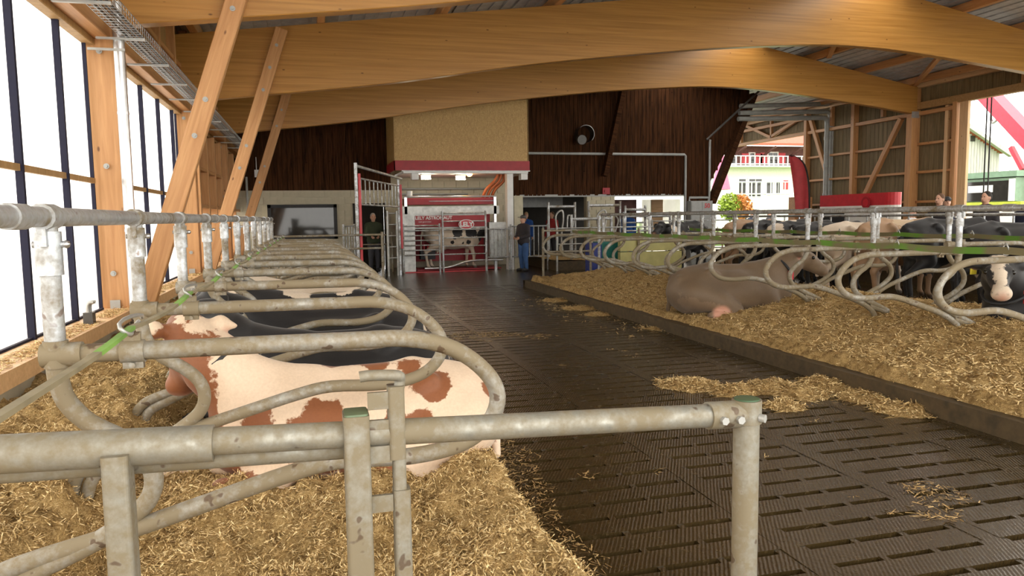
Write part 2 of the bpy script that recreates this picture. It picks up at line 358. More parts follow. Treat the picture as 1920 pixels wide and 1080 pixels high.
# ------------------------------------------------------------ organic bodies (one closed skin each)
def blob(prims, vox):
    lo = np.array([1e9]*3); hi = -lo
    for p in prims:
        if p[0] == 'c':
            for q, r in ((p[1], p[2]), (p[3], p[4])): lo = np.minimum(lo, np.array(q)-r); hi = np.maximum(hi, np.array(q)+r)
        else: lo = np.minimum(lo, np.array(p[1])-max(p[2])); hi = np.maximum(hi, np.array(p[1])+max(p[2]))
    lo -= vox*4; hi += vox*4; n = np.ceil((hi-lo)/vox).astype(int)+1
    D = np.full(n, vox*3, np.float32)
    for p in prims:
        k = p[5] if p[0] == 'c' else p[3]
        if p[0] == 'c':
            a, b_ = np.array(p[1], float), np.array(p[3], float); l = np.minimum(a-p[2], b_-p[4]); h = np.maximum(a+p[2], b_+p[4])
        else: a = np.array(p[1], float); l = a-max(p[2]); h = a+max(p[2])
        i0 = np.maximum(((l-k-vox*2-lo)/vox).astype(int), 0); i1 = np.minimum(((h+k+vox*2-lo)/vox).astype(int)+2, n)
        X, Y, Z = np.meshgrid(*[lo[i]+vox*np.arange(i0[i], i1[i]) for i in range(3)], indexing='ij')
        if p[0] == 'c':
            d = b_-a; L2 = max(d @ d, 1e-9); t = np.clip(((X-a[0])*d[0]+(Y-a[1])*d[1]+(Z-a[2])*d[2])/L2, 0, 1)
            v = np.sqrt((X-a[0]-t*d[0])**2+(Y-a[1]-t*d[1])**2+(Z-a[2]-t*d[2])**2)-(p[2]+(p[4]-p[2])*t)
        else:
            x, y, z = X-a[0], Y-a[1], Z-a[2]
            if len(p) > 4: c, s_ = math.cos(p[4]), math.sin(p[4]); x, y = x*c+y*s_, -x*s_+y*c
            r = p[2]; q = np.sqrt((x/r[0])**2+(y/r[1])**2+(z/r[2])**2)+1e-6; g = np.sqrt((x/r[0]**2)**2+(y/r[1]**2)**2+(z/r[2]**2)**2)+1e-6
            v = q*(q-1)/g
        sl = tuple(slice(i0[i], i1[i]) for i in range(3)); o = D[sl]; h_ = np.maximum(k-np.abs(o-v), 0)/max(k, 1e-6)
        D[sl] = np.minimum(np.minimum(o, v)-h_*h_*k/4, vox*3)
    D = np.maximum(D, -vox*3)
    g = openvdb.FloatGrid(vox*3); g.copyFromArray(D.astype(np.float32)); P, Q = g.convertToQuads()
    P = np.asarray(P)*vox+lo; Q = np.asarray(Q)
    a, b_, c = P[Q[:, 0]], P[Q[:, 1]], P[Q[:, 2]]
    if (np.cross(b_-a, c-a)*a).sum() < 0: Q = Q[:, ::-1]
    return P, Q
def blob_mesh(name, prims, vox):
    P, Q = blob(prims, vox); me = bpy.data.meshes.new(name); me.vertices.add(len(P)); me.vertices.foreach_set('co', P.astype(np.float32).ravel())
    me.loops.add(len(Q)*4); me.loops.foreach_set('vertex_index', Q.astype(np.int32).ravel()); me.polygons.add(len(Q))
    me.polygons.foreach_set('loop_start', np.arange(0, len(Q)*4, 4, dtype=np.int32)); me.update(calc_edges=True); me.validate()
    me.polygons.foreach_set('use_smooth', [True]*len(me.polygons)); return me, P
def mir(p, k=None):
    q = list(p); q[1] = (p[1][0], -p[1][1], p[1][2])
    if p[0] == 'c': q[3] = (p[3][0], -p[3][1], p[3][2])
    return tuple(q)
def head_prims(P, D, up=(0, 0, 1)):
    P, D, U = Vector(P), Vector(D).normalized(), Vector(up); R = D.cross(U).normalized(); U = R.cross(D).normalized()
    q = lambda a, b_, c: tuple(P+D*a+R*b_+U*c); K = .05
    L = [('c', q(0, 0, -.02), .125, q(.16, 0, -.03), .105, K), ('c', q(.14, 0, .01), .085, q(.40, 0, -.045), .062, K),
         ('c', q(.16, 0, -.10), .06, q(.38, 0, -.095), .05, K), ('c', q(.40, .025, -.06), .068, q(.40, -.025, -.06), .068, .03), ('c', q(-.02, .04, .07), .05, q(-.02, -.04, .07), .05, .04)]
    for s in (1, -1):
        L += [('c', q(.12, .085*s, .03), .04, q(.16, .085*s, .03), .035, .03),
              ('c', q(-.03, .10*s, .0), .03, q(-.05, .19*s, -.005), .052, .03), ('c', q(-.05, .19*s, -.005), .052, q(-.045, .27*s, -.03), .018, .02)]
    pts = dict(eyes=[q(.155, s*.115, .035) for s in (1, -1)], ear=q(-.03, .2, -.05), nose=q(.46, 0, -.05), R=R, D=D, U=U, muzzle=q(.42, 0, -.07), nost=[q(.445, s*.04, -.035) for s in (1, -1)])
    return L, pts
def lying_prims(poll, hd, legs=1, up=(0, 0, 1)):
    K = .10
    L = [('e', (-.45, 0, .37), (.46, .36, .35), K), ('e', (.05, 0, .34), (.60, .40, .33), K), ('e', (.48, 0, .38), (.42, .30, .35), K),
         ('c', (-.70, 0, .58), .075, (-.32, 0, .68), .06, .08), ('c', (-.32, 0, .68), .055, (.3, 0, .65), .07, .08), ('c', (.3, 0, .65), .07, (.62, 0, .70), .09, .1),
         ('c', (-.80, 0, .55), .045, (-.88, .02, .33), .03, .05), ('c', (-.88, .02, .33), .022, (-.84, .16, .10), .03, .03),
         ('c', (.60, 0, .50), .24, (poll[0]*.55+.30, poll[1]*.5, poll[2]*.55+.24), .17, .1), ('c', (poll[0]*.55+.30, poll[1]*.5, poll[2]*.55+.24), .16, (poll[0]-.04, poll[1], poll[2]-.04), .115, .1),
         ('c', (.75, 0, .30), .16, (.62, 0, .45), .2, .1)]
    for s in (1, -1):
        L += [('c', (-.40, .23*s, .65), .05, (-.32, .22*s, .60), .06, .04), ('c', (-.80, .12*s, .55), .045, (-.72, .12*s, .5), .08, .05),
              ('c', (-.62, .24*s, .34), .20, (-.30, .34*s, .24), .15, .08), ('c', (-.30, .36*s, .22), .13, (-.10, .42*s, .14), .09, .06),
              ('c', (-.10, .42*s, .12), .08, (-.48, .46*s, .07), .055, .04), ('c', (-.48, .46*s, .07), .05, (-.08, .50*s, .05), .04, .03), ('c', (-.08, .50*s, .05), .045, (.03, .50*s, .05), .05, .02),
              ('c', (.42, .22*s, .30), .16, (.55, .28*s, .12), .09, .07), ('c', (.55, .28*s, .12), .085, (.84, .22*s, .08), .065, .04)]
    L += [('c', (.84, .22, .08), .06, (.52, .34, .05), .042, .03), ('c', (.84, -.22, .08), .06, (1.12, -.24, .06), .045, .03), ('c', (1.12, -.24, .05), .05, (1.2, -.24, .04), .055, .02)]
    h, pts = head_prims(poll, hd, up); return L+h, pts
def standing_prims(poll, hd, step=0.0):
    K = .1
    L = [('e', (-.45, 0, 1.06), (.44, .28, .33), K), ('e', (.05, 0, .97), (.62, .34, .38), K), ('e', (.52, 0, 1.0), (.40, .25, .38), K),
         ('c', (-.78, 0, 1.30), .06, (-.38, 0, 1.37), .055, .07), ('c', (-.38, 0, 1.37), .05, (.3, 0, 1.33), .06, .07), ('c', (.3, 0, 1.33), .06, (.60, 0, 1.36), .08, .08),
         ('c', (-.86, 0, 1.27), .045, (-.96, 0, 1.0), .028, .05), ('c', (-.96, 0, 1.0), .022, (-.97, 0, .62), .02, .02), ('c', (-.97, 0, .66), .022, (-.95, 0, .40), .04, .03),
         ('c', (.62, 0, 1.12), .24, (poll[0]*.5+.35, poll[1]*.4, poll[2]*.5+.52), .17, .1), ('c', (poll[0]*.5+.35, poll[1]*.4, poll[2]*.5+.52), .16, (poll[0]-.03, poll[1], poll[2]-.03), .11, .1),
         ('e', (-.42, 0, .66), (.22, .16, .15), .08)]
    for s in (1, -1):
        w = step*s
        L += [('c', (-.42, .23*s, 1.30), .06, (-.36, .22*s, 1.26), .07, .05), ('c', (-.84, .10*s, 1.20), .055, (-.76, .10*s, 1.12), .09, .06),
              ('c', (-.62, .17*s, 1.02), .19, (-.52, .19*s, .74), .12, .08), ('c', (-.52, .19*s, .76), .11, (-.78+w, .17*s, .52), .055, .06),
              ('c', (-.78+w, .17*s, .52), .052, (-.72+w, .17*s, .14), .04, .04), ('c', (-.72+w, .17*s, .13), .042, (-.67+w, .17*s, .05), .055, .03),
              ('c', (.55, .17*s, .98), .15, (.52, .19*s, .72), .10, .08), ('c', (.52, .19*s, .74), .085, (.56-w, .17*s, .42), .055, .05),
              ('c', (.56-w, .17*s, .42), .052, (.55-w, .17*s, .13), .038, .04), ('c', (.55-w, .17*s, .13), .04, (.60-w, .17*s, .05), .052, .03),
              ('c', (-.34, .07*s, .55), .022, (-.33, .07*s, .48), .016, .02), ('c', (-.48, .07*s, .55), .022, (-.48, .07*s, .48), .016, .02)]
    h, pts = head_prims(poll, hd); return L+h, pts
def make_cow(name, label, mat, pos, rz, prims, pts, patches=(), scale=1, zs=1, group=None, vox=.024, pink=(), dark=(), collar=None, eartag=None, standing=False):
    t = thing(name, label, 'cow', pos, rz, group); t.scale = (scale, scale, scale*zs)
    me, P = blob_mesh('body', prims, vox)
    def field(L):
        v = np.full(len(P), -1.0)
        for c in L:
            r = c[3]; d = np.sqrt((((P-np.array(c[:3]))*(np.array(c[4]) if len(c) > 4 else 1))**2).sum(1)); v = np.maximum(v, r-d)
        return v
    me.attributes.new('patch', 'FLOAT', 'POINT').data.foreach_set('value', field(patches).astype(np.float32))
    nz_ = [] if mat == 'cow_grey' else [(*pts['muzzle'], .085)]; dark = list(dark)+([(*pts['nose'], .055)] if mat == 'cow_grey' else [])
    pk = np.clip(field(nz_+[(*pts['ear'], .05)]+list(pink))/.04, 0, 1)
    me.attributes.new('pink', 'FLOAT', 'POINT').data.foreach_set('value', pk.astype(np.float32))
    dk = np.clip(field([(*q, .022) for q in pts['nost']]+list(dark))/.015, 0, 1)
    if standing: dk = np.maximum(dk, np.clip((.10-P[:, 2])/.03, 0, 1)*.8)
    me.attributes.new('darkness', 'FLOAT', 'POINT').data.foreach_set('value', dk.astype(np.float32))
    lbl = link('body', me, mat, t)
    for q in pts['eyes']: lbuild(MB().ball(q, .026, 8, 6), 'eye', 'eye', t)
    if collar:
        c0, ax, r = collar; c0, ax = Vector(c0), Vector(ax).normalized(); u = ax.orthogonal().normalized(); w = ax.cross(u)
        ring = [c0+u*(r*math.cos(i*PI/10))+w*(r*1.12*math.sin(i*PI/10)) for i in range(21)]
        cl = lbuild(MB().tube(ring, .018, 6, False), 'collar', 'black', t)
        low = min(ring, key=lambda p: p[2]+.0*p[1]); side = max(ring, key=lambda p: p[1]*collar_side[0])
        lbuild(MB().bevbox((side[0]-.03, side[1]-.03, side[2]-.10), (side[0]+.03, side[1]+.03, side[2]+.03), .01), 'collar_tag', 'red', cl)
    if eartag:
        e = Vector(pts['ear']) if eartag > 0 else Vector(pts['ear'])
        lbuild(MB().box((e[0]-.035, e[1]-.008, e[2]-.05), (e[0]+.035, e[1]+.008, e[2]+.02)), 'ear_tag', 'tag', t)
    return t
collar_side = [-1]

# people
def person_parts(pose):
    K = .035; hand = []; arm = []
    if pose == 'stand': el = (.235, .02, 1.12); wr = (.25, -.07, .88)
    else: el = (.245, -.02, 1.13); wr = (.12, -.24, 1.06)
    for s in (1, -1):
        m_ = lambda p: (p[0]*s, p[1], p[2])
        arm += [('c', m_((.19, .01, 1.40)), .058, m_(el), .045, K), ('c', m_(el), .043, m_(wr), .030, .03)]
        W_, E_ = Vector(m_(wr)), Vector(m_(el)); d = (W_-E_).normalized(); u = Vector((0, -1, 0)) if pose == 'stand' else Vector((0, 0, 1)); u = (u-d*u.dot(d)).normalized(); n = d.cross(u)
        hand.append(('c', tuple(W_+d*.01), .026, tuple(W_+d*.085), .030, .015)); hand.append(('c', tuple(W_+d*.03+u*.018), .022, tuple(W_+d*.08-u*.02), .022, .015))
        for i, l in enumerate((.062, .07, .066, .052)):
            b_ = W_+d*.088+u*(.030-.02*i); c_ = b_+d*(l*.55)+n*.006*s; e_ = c_+d*(l*.4)+n*.02*s
            hand += [('c', tuple(b_), .0105, tuple(c_), .0095, .004), ('c', tuple(c_), .0095, tuple(e_), .008, .002)]
        hand += [('c', tuple(W_+d*.03+u*.03), .013, tuple(W_+d*.07+u*.055), .011, .008), ('c', tuple(W_+d*.07+u*.055), .011, tuple(W_+d*.10+u*.058), .009, .002)]
    legs = []
    for s in (1, -1): legs += [('c', (.09*s, 0, .92), .092, (.10*s, -.01, .50), .062, K), ('c', (.10*s, -.01, .50), .058, (.105*s, .02, .10), .042, K)]
    feet = [('c', (.105*s, .03, .05), .045, (.12*s, -.14, .035), .035, .03) for s in (1, -1)]
    torso = [('e', (0, 0, 1.30), (.20, .115, .21), .06), ('e', (0, 0, 1.06), (.165, .115, .20), .06), ('e', (0, .01, .95), (.175, .12, .12), .06), ('c', (-.15, .01, 1.41), .06, (.15, .01, 1.41), .06, .05)]
    head = [('c', (0, .01, 1.40), .055, (0, -.005, 1.54), .052, .03), ('e', (0, .005, 1.655), (.075, .095, .115), .03), ('e', (0, -.04, 1.60), (.055, .055, .07), .03),
            ('c', (0, -.095, 1.645), .012, (0, -.112, 1.618), .015, .012), ('c', (-.02, -.088, 1.578), .011, (.02, -.088, 1.578), .011, .006)]
    for s in (1, -1): head.append(('e', (.078*s, .01, 1.635), (.012, .022, .032), .01))
    return torso, legs, feet, head, arm, hand
PM = {}
def person(name_lbl, pos, rz, coat, trousers, hair, pose='stand', coat_long=.86, cap=None, group=None, far=False):
    vox = .013 if not far else .022
    if (pose, vox) not in PM:
        torso, legs, feet, head, arm, hand = person_parts(pose)
        inf = lambda L, d: [tuple(list(p[:2])+[p[2]+d]+[p[3]]+[p[4]+d]+[p[5]]) if p[0] == 'c' else (p[0], p[1], tuple(r+d for r in p[2]), p[3]) for p in L]
        body = blob_mesh('body', torso+legs+feet+head+arm+hand, vox)[0]
        jac = blob_mesh('jacket', inf(torso, .02)+[('e', (0, 0, .95), (.20, .14, .15), .05)]+inf(arm, .016), .016)[0]
        tr_ = blob_mesh('trousers', inf(legs, .018), .016)[0]; sh = blob_mesh('shoe', inf(feet[:1], .012), .014)[0]; sh2 = blob_mesh('shoe', inf(feet[1:], .012), .014)[0]
        hr = blob_mesh('hair', [('e', (0, .022, 1.685), (.082, .095, .098), .03), ('e', (0, .06, 1.63), (.07, .05, .08), .03)], .012)[0]
        for me in (body, jac, tr_, sh, sh2, hr): me.materials.append(MAT['skin'])
        PM[(pose, vox)] = (body, jac, tr_, sh, sh2, hr)
    body, jac, tr_, sh, sh2, hr = PM[(pose, vox)]
    t = thing('person', name_lbl, 'person', pos, rz, group)
    def mo(n, me, mat):
        o = bpy.data.objects.new(n, me); COL.objects.link(o); o.parent = t; o.material_slots[0].link = 'OBJECT'; o.material_slots[0].material = MAT[mat]; return o
    mo('body', body, 'skin'); mo('jacket', jac, coat); mo('trousers', tr_, trousers); mo('shoe', sh, 'black'); mo('shoe', sh2, 'black'); mo('hair', hr, hair)
    if not far:
        for s in (1, -1): lbuild(MB().ball((.03*s, -.082, 1.665), .010, 6, 4), 'eye', 'eye', t)
    if 12 < pos[0] < 15.5 and pos[1] < 16: t.scale = (1.04, 1.04, 1.04); t.location.z = .15+pos[2]*.4
    if cap: lbuild(MB().ball((0, .01, 1.71), .1, 12, 6, (1, 1.1, .75)).box((-.06, -.17, 1.70), (.06, -.08, 1.715)), 'cap', cap, t)
    return t
for nm, c in (('coat_green', (.035, .045, .02)), ('coat_dark', (.03, .025, .03)), ('coat_blue', (.02, .09, .35)), ('coat_navy', (.015, .02, .05)), ('jeans', (.04, .10, .25)),
              ('trousers_grey', (.05, .05, .06)), ('hair_grey', (.35, .32, .29)), ('hair_dark', (.02, .014, .01)), ('hair_brown', (.12, .06, .03)), ('hair_blond', (.45, .30, .14)), ('coat_white', (.6, .6, .6)), ('coat_red', (.4, .03, .03))):
    MAT[nm] = flat(nm, c, .8, var=.2)

# ============================================================ SETTING
def struct(mb, name, mat): return build(mb, name, mat, None, 'structure')
def grp(name, loc=(0, 0, 0)):
    o = bpy.data.objects.new(name, None); COL.objects.link(o); o.location = loc; o['kind'] = 'structure'; return o
# ---- floor
fl = struct(box((-2.3, -3, -.12), (1.06, 17, 0)).box((4.66, -3, -.12), (19, 17, 0)).box((-2.3, 17, -.12), (19, 38, 0)), 'floor', 'slat')
build(box((1.06, -3, -.2), (4.66, 17, -.07)), 'pit_floor', 'pit', fl)
for a, b in ((1.06, 1.16), (2.11, 2.21), (3.10, 3.20), (4.11, 4.21), (4.56, 4.66)):
    build(box((a, -3, -.07), (b, 17, .0)), 'joint_strip', 'slat', fl)
def slat_mesh(w):
    mb = MB(); n = 11; p = 2.2/n
    for i in range(n):
        y = i*p+.002; zz = random.uniform(-.004, .002); mb.box((0, y, -.07), (w, y+p-.044, zz))
        k = max(1, round(w/.31)); g = .035; L = (w-g)/k
        for j in range(k+1): mb.box((j*L, y+p-.045, -.07), (j*L+g, y+p, zz-.001))
    return mb.mesh('slat_panel')
for a, b in ((1.16, 2.11), (2.21, 3.10), (3.20, 4.11), (4.21, 4.56)):
    mes = [slat_mesh(b-a) for _ in range(2)]
    for i in range(9): piece('slat_panel', mes[i % 2], 'slat', fl, (a, -2.8+i*2.2, 0))
struct(box((-60, -20, -.4), (-2.4, 120, -.1)).box((-2.4, 38.2, -.4), (19.1, 120, -.1)).box((19.1, -20, -.4), (30, 120, -.1)), 'ground', 'yard')
struct(box((30, -20, -.45), (140, 140, -.05)), 'ground', 'grass')
# ---- straw beds
def hL(x, y):
    e = 1.04+.05*fbm(y, y*0+3, 1.6)+.06*fbm(x, y, 7, 2)
    h = .17+.055*sstep(.2, .9, x)+.29*sstep(-.88, -1.22, x)+.085*fbm(x, y, 1.3)+.12*fbm(x+9, y, 4.2)+.055*fbm(x, y+5, 17, 3)
    h = h+.05*np.exp(-(((x-.2)/.9)**2))*np.cos(2*PI*(y-2.6)/1.2)
    h = h*(1-sstep(e-.16, e+.03, x))-.03*sstep(e-.02, e+.04, x)
    return h*(1-sstep(16.2, 16.5, y))-.02*sstep(16.3, 16.5, y)
def hR(x, y):
    e = 4.715+.04*fbm(y, y*0+8, 2.2)+.03*fbm(x, y, 8, 2); ey = 16.35+.1*fbm(x, x*0, 2)
    h = .235+.25*np.exp(-(((x-6.9)/1.0)**2))+.10*fbm(x, y, 1.1)+.045*fbm(x, y, 5)+.04*fbm(x+3, y, 17, 3)
    h = (h+.03)*sstep(e-.06, e+.10, x)*(1-sstep(8.85, 9.0, x))*(1-sstep(ey-.15, ey+.05, y))-.03
    return h
def bed(name, lbl, h, x0, x1, ys, dx):
    xs = np.arange(x0, x1+dx/2, dx); Xg, Yg = np.meshgrid(xs, ys, indexing='ij'); Zg = h(Xg, Yg)
    n, k = Xg.shape; me = bpy.data.meshes.new(name)
    idx = (np.arange(n-1)[:, None]*k+np.arange(k-1)[None, :]).ravel()
    F = np.stack([idx, idx+k, idx+k+1, idx+1], 1)
    me.vertices.add(n*k); me.vertices.foreach_set('co', np.stack([Xg, Yg, Zg], -1).astype(np.float32).ravel())
    me.loops.add(F.size); me.loops.foreach_set('vertex_index', F.astype(np.int32).ravel()); me.polygons.add(len(F))
    me.polygons.foreach_set('loop_start', np.arange(0, F.size, 4, dtype=np.int32)); me.update(calc_edges=True)
    me.polygons.foreach_set('use_smooth', [True]*len(F))
    o = link(name, me, 'straw'); tag(o, lbl, 'bedding', kind='stuff'); return o
ysL = np.concatenate([np.arange(-.6, 6, .025), np.arange(6, 16.61, .06)])
bedL = bed('straw_bedding', 'golden chopped straw bedding filling the left row of cow stalls by the curtain wall', hL, -1.95, 1.15, ysL, .022)
ysR = np.concatenate([np.arange(1, 9, .035), np.arange(9, 16.61, .05)])
bedR = bed('straw_bedding', 'golden straw bed with raised middle ridge beyond the aisle, under the right stall rows', hR, 4.66, 9.05, ysR, .035)
def blades(name, x, y, z, mat, parent, l0=.03, l1=.075, w=.0022, lift=.5):
    n = len(x); a = RNG.random(n)*2*PI; el = (RNG.random(n)-.25)*lift; L = (l0+(l1-l0)*RNG.random(n)**2)/2
    d = np.stack([np.cos(a)*np.cos(el), np.sin(a)*np.cos(el), np.sin(el)], 1)*L[:, None]; ww = w*(.6+.8*RNG.random(n))
    s = np.stack([-np.sin(a), np.cos(a), (RNG.random(n)-.5)*1.4], 1)*ww[:, None]
    c = np.stack([x, y, z+.006+np.abs(d[:, 2])*.8], 1)
    V = np.stack([c-d-s, c-d+s, c+d+s, c+d-s], 1).reshape(-1, 3).astype(np.float32)
    me = bpy.data.meshes.new(name); me.vertices.add(4*n); me.vertices.foreach_set('co', V.ravel()); me.loops.add(4*n)
    me.loops.foreach_set('vertex_index', np.arange(4*n, dtype=np.int32)); me.polygons.add(n); me.polygons.foreach_set('loop_start', np.arange(0, 4*n, 4, dtype=np.int32)); me.update(calc_edges=True)
    o = link(name, me, mat, parent); o['kind'] = 'stuff'; return o
def samp(n, x0, x1, y0, y1, pw=2.0):
    # denser towards the near end of the bed
    u = RNG.random(n); return x0+(x1-x0)*RNG.random(n), y0+(y1-y0)*u**pw
x, y = samp(190000, -1.9, 1.10, .9, 9, 2.6); z = hL(x, y); k = z > -.005; blades('straw_stalks', x[k], y[k], z[k], 'blades', bedL, .025, .07, .0017, .9)
x, y = samp(50000, 4.68, 8.9, 2.8, 14, 1.9); z = hR(x, y); k = z > .0; blades('straw_stalks', x[k], y[k], z[k], 'blades', bedR, .04, .09, .004, .7)
# loose litter trodden on the slats
x, y = 1.1+3.55*RNG.random(60000), 1.2+12*RNG.random(60000)**1.6
k = (fbm(x, y, .9)+.9*np.exp(-((x-1.05)/.22)**2)+.55*np.exp(-((x-4.7)/.25)**2)+.10*RNG.random(len(x))) > .56
lt = blades('loose_straw', x[k], y[k], x[k]*0-.004, 'trampled', None, .02, .06, .0022, .25); tag(lt, 'thin scatter of trodden straw stalks lying on the wet slatted aisle', 'straw', kind='stuff')
# two heaps of straw swept on the slats
def heap(lbl, pts, H, n, mat='blades'):
    px, py = np.array([p[0] for p in pts]), np.array([p[1] for p in pts]); rr = np.array([p[2] for p in pts])
    def hh(x, y):
        d = np.max(np.exp(-((x[..., None]-px)**2+((y[..., None]-py))**2)/rr**2), -1); return H*(d-.33)*(1+.9*fbm(x, y, 6))+.03*fbm(x, y, 18, 2)*(d > .3)
    o = bed('straw_heap', lbl, hh, px.min()-.7, px.max()+.7, np.arange(py.min()-.7, py.max()+.7, .03), .03); o['category'] = 'straw'
    x = px.min()-.8+(px.max()-px.min()+1.6)*RNG.random(n); y = py.min()-.8+(py.max()-py.min()+1.6)*RNG.random(n); z = hh(x, y); k = z > -.012*RNG.random(n)
    blades('straw_stalks', x[k], y[k], np.maximum(z[k], 0), mat, o, .04, .08, .003, .6)
P = lambda x, y: PZ(x, y, 0)[:2]
heap('ragged heap of straw strewn across the aisle behind the end post', [(*P(1290, 722), .26), (*P(1375, 735), .20), (*P(1450, 728), .26), (*P(1500, 740), .22), (*P(1560, 722), .28), (*P(1640, 745), .28), (*P(1700, 768), .25), (*P(1470, 762), .15)], .085, 26000)
heap('small flat patch of straw on the aisle near the far bed corner', [(*P(1090, 578), .30), (*P(1040, 563), .25), (*P(1120, 590), .2)], .04, 5000)
heap('thin patch of straw on the aisle beside the right kerb', [(*P(1240, 615), .22)], .04, 2500)
kb = struct(box((4.64, -1, -.02), (4.80, 16.45, .15)).box((4.64, 16.35, -.02), (8.9, 16.5, .15)), 'trim_1', 'kerb')
struct(box((.84, -1, -.02), (.98, 16.4, .12)), 'trim_2', 'kerb')

# ---- left wall with curtain bays
GX = -2.2
wlft = struct(box((-2.34, -3, 0), (-1.95, 24, .55)), 'wall_left', 'block')
build(box((-2.36, -3, .55), (-1.90, 24, .67)), 'sill', 'timber_pale', wlft)
def boards_x(parent, X, y0, y1, zf, mat, w=.2, th=.022, side=1):
    # vertical boards on a wall in the plane x = X; zf(y) gives bottom and top
    n = max(1, round((y1-y0)/w)); w = (y1-y0)/n; cache = {}
    for i in range(n):
        ym = y0+(i+.5)*w; a, b = zf(ym); key = round(b-a, 1)
        if key not in cache:
            L = b-a; c = .006; cache[key] = MB().prism([(-w/2+.004, 0), (w/2-.004, 0), (w/2-.004, th-c), (w/2-.01, th), (-w/2+.01, th), (-w/2+.004, th-c)], 'z', 0, L).mesh('board')
        o = piece('board', cache[key], mat, parent, (X+random.uniform(-.003, .003), ym, a), -PI/2 if side > 0 else PI/2)
def boards_y(parent, Y, x0, x1, zf, mat, w=.16, th=.022):
    n = max(1, round((x1-x0)/w)); w = (x1-x0)/n; cache = {}
    for i in range(n):
        xm = x0+(i+.5)*w; a, b = zf(xm); key = round(b-a, 1)
        if key not in cache:
            cache[key] = MB().prism([(-w/2+.004, -th+.006), (-w/2+.01, -th), (w/2-.01, -th), (w/2-.004, -th+.006), (w/2-.004, 0), (-w/2+.004, 0)], 'z', 0, b-a).mesh('board')
        piece('board', cache[key], mat, parent, (xm, Y+random.uniform(-.003, .003), a))
LT = lambda X: 4.88+.127*(X+2.3) if X < 12 else 6.70-.19*(X-12.1)
def topz(X): return 4.88+.127*(X+2.3) if X < 12.1 else 6.71-.182*(X-12.1)
def roofz(X): return topz(X)+.22
up = struct(box((-2.36, -3, 3.85), (-2.27, 24, roofz(-2.3))), 'wall_left', 'board_left')
boards_x(up, -2.27, 9.3, 23.9, lambda y: (3.86, roofz(-2.3)-.02), 'board_left', .24, .02, 1)
timber('wall_plate', (-2.12, -3, 3.68), (-2.12, 24, 3.68), .26, .30, 'timber', up)
timber('window_head', (-2.2, -3, 3.50), (-2.2, 24, 3.50), .12, .07, 'board_left', up)
for yy in np.arange(9.9, 23.5, 1.35): timber('stud', (-2.19, yy, 3.83), (-2.19, yy, roofz(-2.2)), .10, .14, 'timber', up, (1, 0, 0))
timber('girt', (-2.19, 9.3, 4.35), (-2.19, 24, 4.35), .10, .08, 'timber', up)
low = struct(box((-2.36, 15.7, 1.85), (-2.24, 24, 3.47)), 'wall_left', 'board_left')
boards_x(low, -2.24, 15.75, 23.95, lambda y: (1.86, 3.45), 'board_left', .24, .02, 1)
for yy in (15.75, 17.0, 18.3, 19.5, 21.2, 22.6): timber('stud', (-2.15, yy, .67), (-2.15, yy, 3.47), .12, .16, 'timber', low, (1, 0, 0))
for zz in (1.9, 2.65): timber('girt', (-2.14, 15.7, zz), (-2.14, 24, zz), .12, .07, 'timber', low)
bays = [(-2.9, 3.55), (3.60, 8.85), (9.25, 14.25), (14.65, 15.7), (15.8, 24)]
strips = [(-1.3, .2, 1.4, 2.6), (4.45, 5.6, 6.75, 7.9), (10.2, 11.4, 12.6, 13.8), (15.1,), (16.6, 18.0)]
for i, ((a, b), ss) in enumerate(zip(bays, strips)):
    zt = 3.47 if i < 4 else 1.85
    w_ = grp('window_%d' % (i+1), (GX-.03, (a+b)/2, .67))
    build(box((GX-.05, a, .67), (GX-.045, b, zt)), 'curtain', 'film', w_)
    for q in (a, b): build(box((GX-.05, q-.012, .67), (GX-.01, q+.012, zt)), 'edge_strip', 'strip', w_)
    build(box((GX-.03, a, .67), (GX+.0, b, .69)), 'bottom_rail', 'strip', w_)
    if zt > 2.1: build(box((GX-.04, a, 2.015), (GX-.0, b, 2.07)), 'mid_rail', 'board_left', w_)
    for q in ss: build(box((GX-.04, q-.022, .67), (GX+.015, q+.022, zt)), 'strip', 'strip', w_)
x, y = -2.12+.2*RNG.random(9000), 3+13*RNG.random(9000)
k = fbm(x, y, 2)+.3*RNG.random(9000) > -.02
ss_ = blades('loose_straw', x[k], y[k], x[k]*0+.672, 'blades', None, .02, .06, .003, .5); tag(ss_, 'pale straw dust and stalks lying along the window sill of the curtain wall', 'straw', kind='stuff')

# ---- right wall
RX = 18.8
wr = struct(box((RX+.14, -3, 4.85), (RX+.24, 18.45, roofz(RX))).box((RX+.14, 18.45, 0), (RX+.24, 25.75, roofz(RX))).box((RX+.14, 25.75, 4.8), (RX+.24, 32.5, roofz(RX))), 'wall_right', 'board_grey')
boards_x(wr, RX+.14, 6, 18.5, lambda y: (4.86, roofz(RX)-.02), 'board_grey', .2, .02, -1)
boards_x(wr, RX+.14, 18.5, 25.7, lambda y: (.02, roofz(RX)-.02), 'board_grey', .2, .02, -1)
boards_x(wr, RX+.14, 25.8, 32.4, lambda y: (4.86, roofz(RX)-.02), 'board_grey', .2, .02, -1)
T = lambda n, a, b, w, h, m_='timber', p=wr: timber(n, a, b, w, h, m_, p, (1, 0, 0))
for yy in (18.55, 20.2, 22.95, 25.6): T('post', (RX, yy, 0), (RX, yy, 5.7 if yy != 18.55 else 4.85), .26 if yy in (20.2,) else .16, .22)
T('post', (RX+.05, 18.9, 0), (RX+.05, 18.9, 4.8), .12, .2, 'timber_pale')
for zz in (.5, 1.9, 2.84, 3.73): T('girt', (RX+.05, 18.5, zz), (RX+.05, 25.7, zz), .08, .14)
T('girt', (RX+.02, 18.5, 4.69), (RX+.02, 32.4, 4.69), .12, .16)
T('lintel', (RX, 3, 4.92), (RX, 20.2, 4.92), .22, .2, 'board_left')
